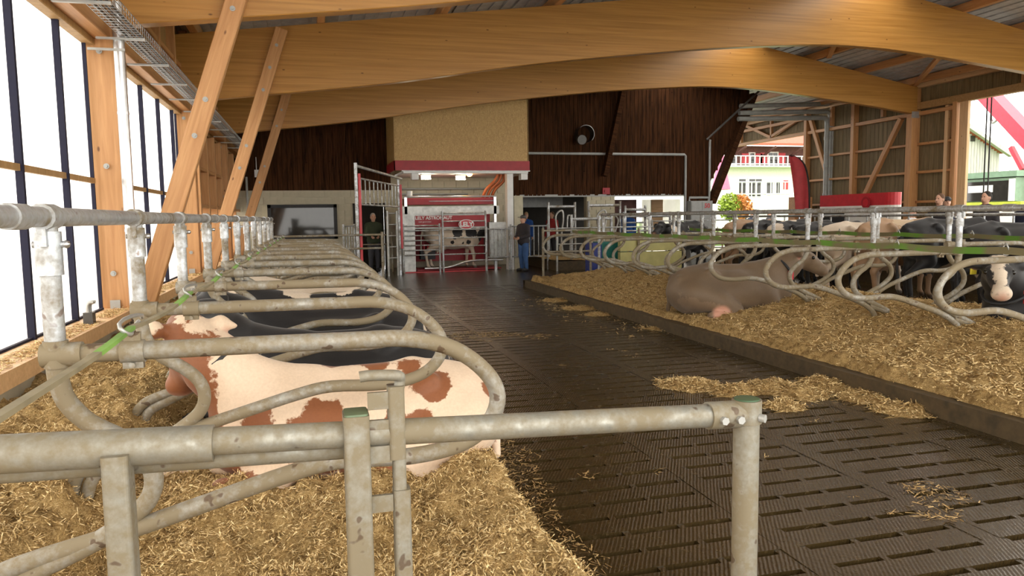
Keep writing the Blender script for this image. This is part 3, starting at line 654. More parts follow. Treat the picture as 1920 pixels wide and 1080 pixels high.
T('wall_plate', (RX, -2, roofz(RX)-.14), (RX, 32, roofz(RX)-.14), .16, .16, 'timber_pale')
for yy in (12.5, 16.4, 24.2, 21.6): T('stud', (RX+.03, yy, 4.8), (RX+.03, yy, roofz(RX)-.1), .12, .14)
for a, b in (((1690, 222), (1608, 395)), ((1520, 222), (1552, 330))):
    p, q = PX(*a, RX-.02), PX(*b, RX-.02); T('diagonal_brace', p, q, .16, .14)
for a, b, s in (((1390, 225), (1390, 268), .14), ((1447, 222), (1447, 258), .1), ((1392, 232), (1447, 258), .12), ((1447, 256), (1500, 222), .12), ((1365, 262), (1392, 228), .1)):
    T('truss_member', PX(*a, RX), PX(*b, RX), s, .12)
T('truss_member', (RX, 25.7, roofz(RX)-.45), (RX, 32.3, roofz(RX)-.45), .12, .14)
T('door_post', (RX-.02, 18.25, 0), (RX-.02, 18.25, 4.85), .30, .10, 'timber_pale')

# ---- gable wall, left part: painted blocks with window, dark boards above
YL = 24.0
def blocks(parent, x0, x1, z0, z1, Y, holes, mat='block', bw=.4, bh=.2):
    cache = {}; nz = round((z1-z0)/bh); bh = (z1-z0)/nz
    for j in range(nz):
        za, zb = z0+j*bh, z0+(j+1)*bh; x = x0-(bw/2 if j % 2 else 0)
        while x < x1-.01:
            spans = [(max(x, x0), min(x+bw, x1))]
            for hx0, hx1, hz0, hz1 in holes:
                if zb > hz0+.05 and za < hz1-.05: spans = [s_ for a, b in spans for s_ in ((a, min(b, hx0)), (max(a, hx1), b)) if s_[1]-s_[0] > .03]
            for a, b in spans:
                if b-a < .03: continue
                key = round(b-a, 2)
                if key not in cache: cache[key] = box((-key/2+.006, -.03, .006), (key/2-.006, 0, bh-.006)).mesh('block')
                piece('block', cache[key], mat, parent, ((a+b)/2, Y+random.uniform(-.002, .002), za))
            x += bw
hs = [(-1.26, .72, 1.04, 2.05), (1.28, 2.25, -.1, 2.06)]
wg = struct(box((-2.34, YL, 0), (-1.26, YL+.2, 2.5)).box((-1.26, YL, 0), (.72, YL+.2, 1.04)).box((-1.26, YL, 2.05), (2.45, YL+.2, 2.5)).box((.72, YL, 0), (1.28, YL+.2, 2.05)).box((2.25, YL, 0), (2.45, YL+.2, 2.5)), 'wall_back_left', 'block')
blocks(wg, -2.2, 2.45, 0, 2.5, YL, hs)
wd = struct(MB().prism([(-2.25, 2.5), (2.45, 2.5), (2.45, roofz(2.45)-.02), (-2.25, roofz(-2.25)-.02)], 'y', YL, YL+.1), 'wall_back_upper_left', 'board_dark')
boards_y(wd, YL, -2.2, 2.4, lambda x: (2.5, roofz(x)-.06), 'board_dark', .155)
w6 = grp('window_6', (-.27, YL, 1.04))
build(box((-1.26, YL+.02, 1.04), (.72, YL+.04, 2.05)), 'pane', 'glass_dark', w6)
for a, b in (((-1.3, YL-.06, 1.0), (.76, YL+.05, 1.08)), ((-1.3, YL-.06, 1.97), (.76, YL+.05, 2.07)), ((-1.3, YL-.06, 1.0), (-1.2, YL+.05, 2.07)), ((.66, YL-.06, 1.0), (.76, YL+.05, 2.07))): build(box(a, b), 'frame', 'black', w6)
build(box((-1.45, YL-.07, .98), (-1.3, YL, 2.05)), 'jamb', 'cream', w6)
d1 = grp('door_1', (1.76, YL, 0))
build(box((1.24, YL-.03, 0), (1.30, YL+.2, 2.08)), 'frame', 'dark', d1); build(box((2.22, YL-.03, 0), (2.28, YL+.2, 2.08)), 'frame', 'dark', d1); build(box((1.24, YL-.03, 2.04), (2.28, YL+.2, 2.1)), 'frame', 'dark', d1)
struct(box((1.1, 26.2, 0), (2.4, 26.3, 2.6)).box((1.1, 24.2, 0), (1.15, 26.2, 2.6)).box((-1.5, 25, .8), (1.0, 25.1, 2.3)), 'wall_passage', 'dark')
# ---- milking room: block back wall, OSB loft box
wm = struct(box((2.45, 24.6, 0), (6.4, 24.8, 3.3)), 'wall_milking_room', 'block')
blocks(wm, 2.45, 6.35, 0, 3.2, 24.6, [])
ob = struct(MB().prism([(2.37, 3.26), (6.35, 3.26), (6.35, roofz(6.35)-.03), (2.37, roofz(2.37)-.03)], 'y', 21.8, 21.83).box((2.35, 21.8, 3.26), (2.38, 24.0, roofz(2.35)-.03)).box((6.33, 21.8, 3.26), (6.36, 24.6, roofz(6.33)-.03)), 'wall_loft', 'osb')
build(box((2.33, 21.77, 2.98), (6.38, 21.81, 3.26)).box((2.33, 21.77, 2.98), (2.36, 24.0, 3.26)), 'red_band', 'red_dark', ob)
build(box((2.6, 21.85, 2.90), (6.35, 24.6, 2.98)), 'soffit', 'white', ob); build(box((2.55, 21.80, 2.955), (6.40, 21.86, 2.99)), 'edge_trim', 'steel_dull', ob)
for xx in (2.85, 6.15): build(box((xx, 21.9, 2.72), (xx+.2, 22.2, 2.92)), 'bracket', 'white', ob)
pl = struct(box((5.73, 22.0, 0), (5.92, 22.25, 2.9)), 'wall_pillar', 'white')
build(box((5.94, 22.0, 0), (6.22, 22.3, 2.24)), 'pier', 'cream', pl)
# ---- gable wall, right part: dark boards over openings
YR = 24.6; KY = YR/30
def kx(x): return x*KY
def kz(z): return 1.6+(z-1.6)*KY
LZ = kz(2.46)
wk = struct(MB().prism([(6.38, LZ), (kx(17.1), LZ), (kx(17.1), roofz(kx(17.1))-.02), (12.1, roofz(12.1)-.02), (6.38, roofz(6.38)-.02)], 'y', YR, YR+.12), 'wall_back_right', 'board_dark')
boards_y(wk, YR, 6.4, kx(17.1), lambda x: (LZ, roofz(x)-.06), 'board_dark', .15)
wk2 = struct(MB().prism([(kx(17.1), kz(3.0)), (kx(19.0), kz(6.35)), (kx(19.0), roofz(kx(19.0))-.02), (kx(17.1), roofz(kx(17.1))-.02)], 'y', YR, YR+.1), 'wall_back_right', 'board_dark')
boards_y(wk2, YR, kx(17.1), kx(19.0), lambda x: (kz(3.0+(x/KY-17.1)*1.85), roofz(x)-.06), 'board_dark', .15)
struct(box((kx(15.9), YR, 0), (kx(17.1), YR+.1, LZ)), 'wall_back_right', 'board_dark')
wp = struct(box((kx(11.3), YR+.03, 0), (kx(12.58), YR+.3, LZ)), 'wall_pier', 'block'); blocks(wp, kx(11.3), kx(12.58), 0, LZ, YR+.03, [], 'cream', .35, .17)
struct(box((6.3, YR-.02, LZ-.04), (kx(15.9), YR+.2, LZ+.04)), 'trim_3', 'plastic_grey')
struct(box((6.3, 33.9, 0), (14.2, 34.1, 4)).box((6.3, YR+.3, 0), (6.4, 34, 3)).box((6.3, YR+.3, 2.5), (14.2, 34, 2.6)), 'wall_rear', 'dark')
struct(box((6.5, 27, 1.95), (9.2, 27.3, 2.5)), 'wall_rear_beam', 'plastic_grey')
dr = grp('door_2', (11.6, 26.6, 0)); build(box((11.1, 26.6, 0), (12.05, 26.68, 2.2)), 'leaf', 'brown_wall', dr); build(box((10.97, 26.56, 0), (11.1, 26.7, 2.3)), 'frame', 'white', dr)
w7 = grp('window_7', (13.2, 27, .2))
build(box((12.35, 27, .2), (12.85, 27.02, 2.2)), 'white_sheet', 'film', w7); build(box((12.85, 27, .2), (13.35, 27.05, 2.2)), 'wood_sheet', 'timber_pale', w7); build(box((13.35, 27, .2), (14.1, 27.02, 2.2)), 'white_sheet', 'film', w7)
wkbr = timber('leaning_brace', (kx(17.1), YR-.12, kz(2.1)), (15.66, YR-.12, 5.9), .36, .2, 'board_dark'); tag(wkbr, 'dark stained thick brace leaning right along the edge of the dark board wall', 'beam')
# ---- roof
def roof(x0, x1):
    mb = MB(); n = int((x1-x0)/.25); 
    for i in range(n):
        a, b = x0+(x1-x0)*i/n, x0+(x1-x0)*(i+1)/n; za, zb = roofz(a), roofz(b); c = a+(b-a)*.75
        mb.add([(a, -3, za), (c, -3, roofz(c)), (c, 38, roofz(c)), (a, 38, za)], [(0, 1, 2, 3)]); zc = roofz(c)
        mb.add([(c, -3, zc), (c, -3, zc+.03), (c, 38, zc+.03), (c, 38, zc)], [(0, 1, 2, 3)]); mb.add([(c, -3, zc+.03), (b, -3, zb+.03), (b, 38, zb+.03), (c, 38, zc+.03)], [(0, 1, 2, 3)])
        mb.add([(b, -3, zb+.03), (b, -3, zb), (b, 38, zb), (b, 38, zb+.03)], [(0, 1, 2, 3)])
    mb.add([(x0, -3, roofz(x0)+.08), (x1, -3, roofz(x1)+.08), (x1, 38, roofz(x1)+.08), (x0, 38, roofz(x0)+.08)], [(0, 1, 2, 3)]); return mb
struct(roof(-2.9, 11.3), 'ceiling', 'tin'); struct(roof(12.9, 19.5), 'ceiling', 'tin')
sk = grp('window_8', (12.1, 17, 6.95))
for i in range(12):
    a = -3+i*3.4; build(MB().add([(11.3, a, roofz(11.3)+.06), (12.1, a, roofz(12.1)+.1), (12.9, a, roofz(12.9)+.06), (11.3, a+3.36, roofz(11.3)+.06), (12.1, a+3.36, roofz(12.1)+.1), (12.9, a+3.36, roofz(12.9)+.06)], [(0, 1, 4, 3), (1, 2, 5, 4)]), 'ridge_pane', 'film', sk)

# ============================================================ TIMBER FRAMES
def catmull(xs, zs, x):
    i = max(0, min(len(xs)-2, int(np.searchsorted(xs, x)-1))); t = (x-xs[i])/(xs[i+1]-xs[i])
    m0 = (zs[i+1]-zs[max(i-1, 0)])/(xs[i+1]-xs[max(i-1, 0)])*(xs[i+1]-xs[i]); j = min(i+2, len(xs)-1); m1 = (zs[j]-zs[i])/(xs[j]-xs[i])*(xs[i+1]-xs[i])
    return (2*t**3-3*t*t+1)*zs[i]+(t**3-2*t*t+t)*m0+(-2*t**3+3*t*t)*zs[i+1]+(t**3-t*t)*m1
BX = [-2.3, -1.8, 1.4, 4.4, 7.9, 10.05, 11.4, 13.3, 16.7, 18.6]; BZ = [3.70, 3.765, 4.15, 4.63, 5.06, 5.24, 5.31, 5.25, 4.92, 4.68]
def arch_mesh():
    n = 72; xs = [-2.25+(18.7+2.25)*i/n for i in range(n+1)]; vs = []
    for x in xs:
        zb, zt = catmull(BX, BZ, x), topz(x)-(.12*max(0, 1-abs(x-12.1)/1.2)**2)
        vs += [(x, 0, zb+.01), (x, .01, zb), (x, .19, zb), (x, .2, zb+.01), (x, .2, zt), (x, 0, zt)]
    fs = []
    for i in range(n):
        for j in range(6): fs.append((i*6+j, i*6+(j+1) % 6, (i+1)*6+(j+1) % 6, (i+1)*6+j)[::-1])
    fs.append(tuple(range(6))); fs.append(tuple(range(n*6, n*6+6))[::-1])
    return MB().add(vs, fs).mesh('arched_beam')
ARM = arch_mesh(); FR = [9.2, 14.6, 20.0]
WH_ = {3.8: 'of the nearest frame above the first window bay, outside the view', 9.2: 'at the top left corner of the view, nearest of the three', 14.6: 'crossing the middle of the view, the large second one', 20.0: 'farthest of the three, just in front of the chipboard loft'}
WB_ = {3.8: 'beside the front end of the left row, outside the view', 9.2: 'first and nearest, rising beside the steel downpipe', 14.6: 'second from the front, bolted to the big middle arch', 20.0: 'third and farthest, before the dark board wall'}
def bolt_mb(p, ax, r=.03):
    p = Vector(p); ax = Vector(ax); return MB().tube([p, p+ax*.008], r, 12).tube([p+ax*.008, p+ax*.022], r*.5, 6)
for f in FR:
    o = link('arched_beam', ARM, 'glulam', None, (0, f, 0)); tag(o, 'curved glued-laminated arch beam '+WH_[f], 'beam', 'arched beams')
    c = thing('timber_column', 'square timber wall column '+{3.8: 'nearest the camera, left of the view', 9.2: 'between the two bright curtain bays beside the downpipe', 14.6: 'second along the curtain wall, behind the first brace', 20.0: 'third along the left wall, in the dark boarded part'}[f], 'column', (-2.1, f-.15, .67), 0, 'timber columns')
    timber('shaft', (-2.1, f-.15, .67), (-2.1, f-.15, 3.84), .24, .28, 'timber', c, (1, 0, 0))
    for zz in (1.05, 2.2, 3.4): build(bolt_mb((-2.1, f-.291, zz), (0, -1, 0)), 'bolt', 'bolt', c)
    build(box((-2.15, f-.30, .67), (-2.05, f-.288, .76)), 'base_plate', 'bolt', c)
    b = thing('timber_brace', 'slanting timber brace leaning right, '+WB_[f], 'brace', (-1.915, f-.07, .48), 0, 'slanting braces')
    p0, p1 = Vector((-1.915, f-.07, .48)), Vector((-.40, f-.07, 5.05 if f > 4 else 4.9)); timber('shaft', p0, p1, .13, .215, 'timber', b, (1, 0, 0))
    d = (p1-p0).normalized()
    for zz in (2.55, 2.95, 3.95, 4.35, 4.75): q = p0+d*((zz-p0.z)/d.z); build(bolt_mb((q.x, f-.137, zz), (0, -1, 0)), 'bolt', 'bolt', b)
    c2 = thing('timber_column', 'square timber column under the right end of an arch beam'+{3.8: ', nearest', 9.2: ', second from the front', 14.6: ', third from the front, inside the big right doorway', 20.0: ', beside the right wall boards at the end of the far arch'}[f], 'column', (18.62, f+.1, 0), 0, 'right columns')
    if f == 20.0: timber('shaft', (18.62, f+.1, 0), (18.62, f+.1, 4.7), .24, .24, 'timber', c2, (1, 0, 0)); build(box((18.48, f-.04, 4.55), (18.76, f-.02, 4.75)), 'plate', 'steel_dull', c2)
    else: timber('shaft', (18.62, f+.1, 4.5), (18.62, f+.1, 4.82), .24, .24, 'timber', c2, (1, 0, 0))
pnum = 0
for X in [-1.9, .3, 2.6, 4.9, 7.1, 9.2, 11.1, 13.1, 14.9, 16.7, 18.4]:
    pnum += 1; o = timber('purlin', (X, -2.9, topz(X)+.105), (X, (31 if X > 15.9 else 24.55) if X > 6.5 else 21.72 if X > 2.4 else 23.9, topz(X)+.105), .14, .2, 'timber'); o['label'] = 'long sawn purlin under the roof sheets, %s counted from the left eave' % ['first','second','third','fourth','fifth','sixth','seventh','eighth','ninth','tenth','last'][pnum-1]; o['category'] = 'beam'; o['group'] = 'roof purlins'
for (a, b, f, lb) in (((16.2, 16.2), (18.5, 19.9), 0, 'slanting roof brace between purlins above the end of the far arch'), ((12.9, 16.0), (15.0, 19.5), 0, 'slanting roof brace near the ridge, seen between the two arches')):
    o = timber('roof_brace', (a[0], a[1], topz(a[0])+.02), (b[0], b[1], topz(b[0])+.02), .14, .1, 'timber'); tag(o, lb, 'beam', 'roof braces')
o = timber('tie_beam', PY(1412, 186, 31), PY(1512, 209, 31), .12, .30, 'glulam'); tag(o, 'brown beam end far behind the three grey pipes under the right roof', 'beam')

# ============================================================ STALL DIVIDERS
ORD = ['first', 'second', 'third', 'fourth', 'fifth', 'sixth', 'seventh', 'eighth', 'ninth', 'tenth', 'eleventh', 'twelfth', 'thirteenth']
def divider_parts(right):
    r = .03
    main = [(0, 0, 1.19), (.45, 0, 1.188), (.9, 0, 1.185), (1.1, 0, 1.18), (1.26, 0, 1.135), (1.375, 0, 1.045), (1.42, 0, .95), (1.385, 0, .855), (1.28, 0, .785), (1.1, 0, .757), (.85, 0, .765), (.68, 0, .735)]
    low = [(.45, 0, .66), (.2, 0, .57), (.02, 0, .47), (-.06, 0, .36), (-.08, 0, .12)] if right else [(.42, 0, .665), (.18, 0, .60), (-.16, 0, .52), (-.29, 0, .45), (-.34, 0, .33), (-.35, 0, .05)]
    post = [(0, 0, 1.18), (0, 0, 1.12), (.02, 0, 1.04), (.08, 0, .965), (.17, 0, .905), (.235, 0, .84), (.258, 0, .765), (.235, 0, .69), (.16, 0, .625), (.06, 0, .565), (-.1, 0, .495), (-.24, 0, .42), (-.29, 0, .28)]
    if right: post[-1] = (.03, 0, .50)
    A = MB().tube(smooth_path(main+low, 4), r, 12); B = MB().tube(smooth_path(post, 4), r, 12)
    Cc = MB().tube([(0, 0, 1.44), (0, 0, 1.575)], .038, 12).tube([(0, -.05, 1.62), (0, .05, 1.62)], .041, 12).box((-.012, -.055, 1.53), (.012, .055, 1.585)).tube([(-.043, 0, 1.535), (.048, 0, 1.535)], .011, 6)
    J = MB().tube([(-.04, 0, 1.19), (.075, 0, 1.19)], .038, 12).tube([(0, 0, 1.15), (0, 0, 1.235)], .036, 12)
    K = MB().tube([(.185, 0, 1.188), (.255, 0, 1.188)], .037, 12).box((.19, -.014, 1.135), (.25, .014, 1.165)).tube([(.22, -.03, 1.147), (.22, .03, 1.147)], .010, 6).box((.195, -.01, 1.21), (.245, .01, 1.25))
    return A, B, Cc, J, K
def make_divider(right, dirty):
    r_ = .030; A, B, Cc, J, K = divider_parts(right); t = thing('stall_divider', 'x', 'stall divider')
    lbuild(A, 'divider_loop', 'galv_dirty', t); lbuild(MB().tube([(0, 0, 1.60), (0, 0, 1.15)], r_, 12), 'post', 'galv', t); lbuild(B, 'lower_hook', 'galv_dirty', t); c = lbuild(Cc, 'rail_clamp', 'galv', t)
    lbuild(MB().ball((.05, 0, 1.535), .013, 6, 4), 'clamp_bolt', 'steel', c)
    lbuild(J, 'joint_sleeve', 'galv_dirty', t); lbuild(K, 'strap_clamp', 'galv_dirty', t); 
    return t
LX = -.79; protoL = make_divider(False, 0); protoR = make_divider(True, 0)
for i in range(12):
    o = protoL if i == 0 else copy_tree(protoL); o.location = (LX, 2.6+1.2*i, 0)
    o['label'] = 'looped steel stall divider of the left row, '+('nearest the camera and front fence' if i == 0 else ORD[i]+' counted from the near fence' if i < 11 else 'farthest, last of the row'); o['group'] = 'left row dividers'
n = 0
for i in range(10):
    o = protoR if n == 0 else copy_tree(protoR); n += 1; o.location = (6.32, 4.95+1.2*i, 0); o.rotation_euler = (0, 0, PI)
    o['label'] = 'looped steel divider, right front row, '+('nearest the right picture edge' if i == 0 else ORD[i]+' counted from the right picture edge' if i < 9 else 'farthest, beside the dark gates'); o['group'] = 'right front row dividers'
for i in range(9):
    o = copy_tree(protoR); o.location = (7.5, 5.05+1.2*i, 0); o.rotation_euler = (0, 0, 0)
    o['label'] = 'steel divider of the right back row, loop facing away, '+('nearest' if i == 0 else ORD[i]+' from the near end'); o['group'] = 'right back row dividers'
def rail(lbl, X, y0, y1, Z=1.62, r=.031, cats='rail', couple=()):
    t = thing('head_rail', lbl, cats, (X, y0, Z)); build(MB().tube([(X, y0, Z), (X, y1, Z)], r, 14), 'tube', 'galv', t)
    for q in couple: build(MB().tube([(X, q-.06, Z), (X, q+.06, Z)], r+.006, 14), 'coupling', 'galv', t)
    return t
rail('long galvanised head rail along the tops of the left row posts', LX, .3, 15.9, couple=(2.35, 6.8, 11.6))
rail('long galvanised head rail on the posts of the right front row', 6.32, 2.0, 15.85, couple=(5.6, 10.5))
rail('second galvanised head rail behind, on the posts of the right back row', 7.5, 2.5, 14.8, couple=(7.0,))
def strap(lbl, X, pts, clips, w, flat_, Z=1.27):
    t = thing('neck_strap', lbl, 'strap', (X, pts[0], Z)); mb = MB(); P = []
    ys = list(np.arange(pts[0], pts[1], .1))+[pts[1]]
    for y in ys: d = min(abs(y-c) for c in clips); P.append((X, y, Z-.018*math.sin(min(d/.6, 1)*PI/2)))
    for a, b in zip(P[:-1], P[1:]): mb.bar(a, b, .006 if flat_ else w*.55, w if flat_ else .008)
    if flat_: build(mb, 'webbing', 'webbing', t)
    else:
        for i_, (nm_, mt_) in enumerate((('webbing', 'webbing_dirty'), ('green_section', 'webbing_green'))):
            m2 = MB()
            for a, b in zip(P[:-1], P[1:]):
                g_ = any(-.02 < c-(a[1]+b[1])/2 < .36 for c in clips)
                if g_ == bool(i_): m2.bar(a, b, .022, .012)
                elif m2.v: build(m2, nm_, mt_, t); m2 = MB()
            if m2.v: build(m2, nm_, mt_, t)
    for y in clips:
        ring = [(X+.012*math.sin(a*2), y+(.13 if not flat_ else .03)*math.cos(a), Z+.01+(.026 if not flat_ else .05)*math.sin(a)) for a in np.linspace(.25, 2*PI-.2 if not flat_ else 5.2, 14)]
        build(MB().tube(ring, .0065, 6), 'snap_hook', 'steel_dull', t)
    return t
strap('worn green neck strap clipped along the left row above the stall dividers', LX+.22, (.4, 15.9), [2.6+1.2*i for i in range(12)], .045, False, 1.265)
strap('flat green neck strap hung along the right front row, nearer of the two', 6.32-.75, (2.5, 15.7), [4.95+1.2*i for i in range(10)], .06, True, 1.265)
strap('flat green neck strap of the right back row, behind the other', 7.5+.35, (3, 14.6), [5.05+1.2*i for i in range(9)], .055, True, 1.29)

# ============================================================ FOREGROUND FENCE
FY = 1.9
def fp(x, y): return Vector(PY(x, y, FY))
t = thing('fence_rail', 'thick upper fence rail in the foreground ending at the capped post', 'rail', fp(0, 855))
a, b = fp(-260, 862), fp(1392, 776); build(MB().tube([a, b], .034, 20), 'tube', 'galv_fence', t)
s0, s1 = a+(b-a)*0, fp(357, 0); k = (s1.x-a.x)/(b.x-a.x); s1 = a+(b-a)*k+Vector((0, 0, -.004))
sv = build(MB().tube([a+Vector((0, 0, -.004)), s1], .045, 20), 'sleeve', 'galv_fence', t)
s2 = a+(b-a)*.90; k1 = (fp(1335, 0).x-a.x)/(b.x-a.x); cl = build(MB().tube([a+(b-a)*k1, b], .040, 20), 'end_clamp', 'galv_fence', t)
for q in (1353, 1384): c = a+(b-a)*((fp(q, 0).x-a.x)/(b.x-a.x)); build(MB().tube([c+Vector((0, -.036, -.005)), c+Vector((0, -.052, -.005))], .012, 6), 'bolt', 'bolt', cl)
t = thing('fence_rail', 'lower fence rail in the foreground, running left from the square latch post', 'rail', fp(0, 893))
build(MB().tube([fp(-260, 912)+Vector((0, .045, 0)), fp(655, 848)+Vector((0, .045, 0))], .030, 18), 'tube', 'galv_fence', t)
t = thing('fence_post', 'round galvanised end post with green worn cap, standing on the slats', 'post', (fp(1400, 0).x, FY, 0))
px_ = fp(1400, 760); build(MB().tube([(px_.x, FY, 0), (px_.x, FY, px_.z-.02)], .0375, 24), 'tube', 'galv_fence', t)
cp = build(MB().tube([(px_.x, FY, px_.z-.05), (px_.x, FY, px_.z+.018)], .043, 24), 'collar', 'galv_fence', t)
build(MB().tube([(px_.x, FY, px_.z+.018), (px_.x, FY, px_.z+.022)], .036, 24), 'cap', flat('cap_green', (.05, .10, .05), .4, var=.3), cp)
build(MB().tube([(px_.x+.02, FY-.036, px_.z-.03), (px_.x+.03, FY-.050, px_.z-.03)], .013, 6), 'bolt', 'bolt', cp)
def sqpost(mb, cx, cy, w, d, z0, z1): return mb.bevbox((cx-w/2, cy-d/2, z0), (cx+w/2, cy+d/2, z1), .010)
t = thing('fence_post', 'square galvanised post under the rail sleeve at the lower left', 'post', (fp(229, 0).x, FY-.03, .1))
g = fp(222, 852); build(sqpost(MB(), g.x+.004, FY-.03, .058, .07, .05, g.z+.012), 'tube', 'galv_fence', t)
t = thing('latch_post', 'tall square latch post with green top and hooked latch bar in the foreground', 'post', (fp(668, 0).x, FY, .1))
g = fp(666, 768); build(sqpost(MB(), g.x, FY-.012, .064, .088, .05, g.z-.006), 'square_tube', 'galv_fence', t)
build(sqpost(MB(), g.x, FY-.012, .058, .080, g.z-.006, g.z-.001), 'cap', flat('cap_green_worn', (.10, .14, .08), .4, var=.4), t)
lx = fp(719, 0).x
lb = build(sqpost(MB(), lx, FY-.012, .042, .05, fp(0, 925).z, fp(0, 772).z+.0), 'latch_bar', 'galv_fence', t)
build(sqpost(MB(), lx+.004, FY-.012, .034, .04, fp(0, 990).z, fp(0, 925).z), 'latch_pin', 'galv_fence', lb)
build(sqpost(MB(), lx+.008, FY-.012, .044, .05, .08, fp(0, 990).z), 'latch_bar_lower', 'galv_fence', t)
hk = fp(0, 752).z
build(MB().tube(smooth_path([(g.x+.012, FY-.03, hk+.006), (g.x+.04, FY-.03, hk+.008), (lx+.004, FY-.022, hk+.002), (lx+.012, FY-.012, hk-.012), (lx+.008, FY-.012, hk-.04)], 5), .014, 10), 'hook', 'galv_fence', lb)
for ya in (800, 858, 912, 1015): zc = fp(0, ya).z; build(box((g.x+.03, FY-.03, zc-.022), (lx-.015, FY-.018, zc+.022)), 'weld_plate', 'galv_fence', t)

# ============================================================ COWS
def lp(world, pos, rz, sc, zs=1):
    d = Vector(world)-Vector(pos); c, s_ = math.cos(-rz), math.sin(-rz); return ((d.x*c-d.y*s_)/sc, (d.x*s_+d.y*c)/sc, d.z/(sc*zs))
# red and cream cow, nearest
sc, zs = .90, .98; pos = (.24, 4.30, .12); rz = PI+.03
prims, pts = lying_prims((1.02, -.06, 1.0), (.22, -.55, -.80))
Q = lambda x, y, Y, r, s_=None: (*lp(PY(x, y, Y), pos, rz, sc, zs), r)+((s_,) if s_ else ())
pat = [Q(395, 728, 4.0, .085), Q(600, 775, 3.95, .15), Q(570, 800, 3.95, .10), Q(640, 800, 3.95, .10), Q(745, 785, 3.95, .10), Q(760, 672, 4.2, .12), Q(700, 690, 4.3, .10), Q(620, 683, 4.35, .09), Q(660, 686, 4.35, .08),
       Q(885, 785, 4.1, .07), Q(900, 770, 4.2, .06), Q(865, 712, 4.25, .07), Q(830, 700, 4.3, .05), Q(370, 790, 4.0, .05), Q(375, 800, 4.0, .05), Q(600, 880, 3.9, .18), Q(480, 790, 3.95, .03), Q(510, 787, 3.95, .03), Q(715, 650, 4.2, .05),
       (1.12, -.15, .72, .42), (.98, 0, .42, .27), (1.02, .05, .75, .20), (.95, .1, .12, .25), (.7, .3, .05, .16), (-.02, .38, .04, .26), (-.80, .12, .50, .12), (-.82, .2, .30, .12), (-.42, .24, .62, .13), (-.30, .36, .38, .13), (.62, .26, .50, .09)]
cowA = make_cow('cow', 'cream and red-brown patched cow lying in the nearest left stall, its back to the camera', 'cow_red', pos, rz, prims, pts, pat, sc, zs, 'lying cows', .016, collar=((.87, -.03, .80), (.55, -.1, .75), .168))
# black cows beyond
def blackcow(lbl, pos, rz, sc, poll, hd, pat, mat='cow_black', vox=.022, zs=1, **k):
    prims, pts = lying_prims(poll, hd); return make_cow('cow', lbl, mat, pos, rz, prims, pts, pat, sc, zs, 'lying cows', vox, **k)
blackcow('black cow with white shoulder stripe and white rump mark lying in the second left stall', (.16, 5.55, .12), PI, .92, (1.0, -.2, .88), (.55, -.8, -.3),
         [(.66, .2, .62, .10), (.64, .26, .45, .09), (-.80, .06, .50, .10), (-.88, .1, .35, .06), (1.1, -.3, .93, .09)])
blackcow('black cow lying in the third left stall, white star on the poll', (.14, 6.75, .14), PI, .93, (1.05, .1, .86), (.8, .3, -.45), [(1.02, .08, .98, .10), (-.78, .05, .5, .12), (.7, .2, .55, .1)], eartag=1)
blackcow('black cow lying in the fourth left stall with a white topline', (.12, 8.0, .14), PI, .95, (1.05, -.1, .86), (.9, -.3, -.4), [(.3, 0, .78, .16), (-.2, 0, .78, .12), (.9, .05, .8, .12)], vox=.028)
blackcow('mostly white cow lying far up the left row', (.10, 9.25, .14), PI, .97, (1.05, .1, .88), (.9, .3, -.4), [(1.1, .1, .8, .22), (-.5, .2, .4, .2)], 'cow_white', .03)
# right beds
blackcow('grey-brown cow with red collar tag lying on the straw beside the right aisle', (5.62, 9.3, .17), -.07, 1.0, (1.08, .0, .84), (.85, -.25, -.46), [(-.75, -.30, .22, .16), (-.55, -.40, .12, .14)], 'cow_grey', .02,
         pink=[(-.35, -.50, .08, .15)], collar=((.82, .0, .58), (.8, 0, .45), .22))
collar_side[0] = 1
prims, pts = lying_prims((.98, .10, .80), (.62, .72, -.50)); pos = (7.72, 6.2, .22); rz = PI+.02
hp = pts
make_cow('cow', 'black cow with a white-blazed face and yellow ear tag lying at the right picture edge', 'cow_black', pos, rz, prims, pts, [(*(Vector(pts['muzzle'])-Vector(pts['D'])*(.0+.07*i)+Vector(pts['U'])*.15), .075) for i in range(7)]+[(*pts['muzzle'], .11)], 1.0, 1, 'lying cows', .018,
         collar=((.84, .1, .56), (.6, .15, .7), .2), eartag=1)
# standing cows at the feed rail
st = [((10.45, 16.2), 'tan cow standing at the feed rail, farthest of the row, pale rump', 'cow_tan', [(-.7, .2, 1.2, .2)]),
      ((10.4, 15.1), 'black cow standing beside the farthest tan one', 'cow_black', [(.2, 0, 1.35, .2)]),
      ((10.35, 14.15), 'black cow with a white rump patch at the feed rail, third from the far end', 'cow_black', [(-.75, -.05, 1.2, .22), (-.5, .2, 1.2, .15)]),
      ((10.3, 13.15), 'glossy all black cow standing fourth from the far end of the feed rail', 'cow_black', []),
      ((10.3, 12.25), 'white cow with brown-black smudges around its tail at the feed rail', 'cow_white', [(-.85, -.02, 1.1, .10), (-.3, .2, 1.1, .15)]),
      ((10.35, 11.35), 'tan cow standing at the feed rail between the white one and a black one', 'cow_tan', [(.0, 0, 1.35, .25)]),
      ((10.5, 10.45), 'large black cow at the feed rail with thin grey flank streaks', 'cow_black', [(.3, .2, 1.35, .08), (-.05, -.1, .62, .16)]),
      ((10.5, 9.25), 'large black cow second from the right edge with a white shoulder splash', 'cow_black', [(.45, .1, 1.35, .18), (-.42, 0, .62, .2), (.1, .3, .75, .12)]),
      ((10.6, 8.2), 'red-brown cow standing at the right picture edge', 'cow_brown', [(.2, .2, 1.35, .12), (-.7, .2, .5, .12)]),
      ((10.7, 7.2), 'black and white cow at the near end of the feed rail', 'cow_white', [(0, .2, 1.1, .4)])]
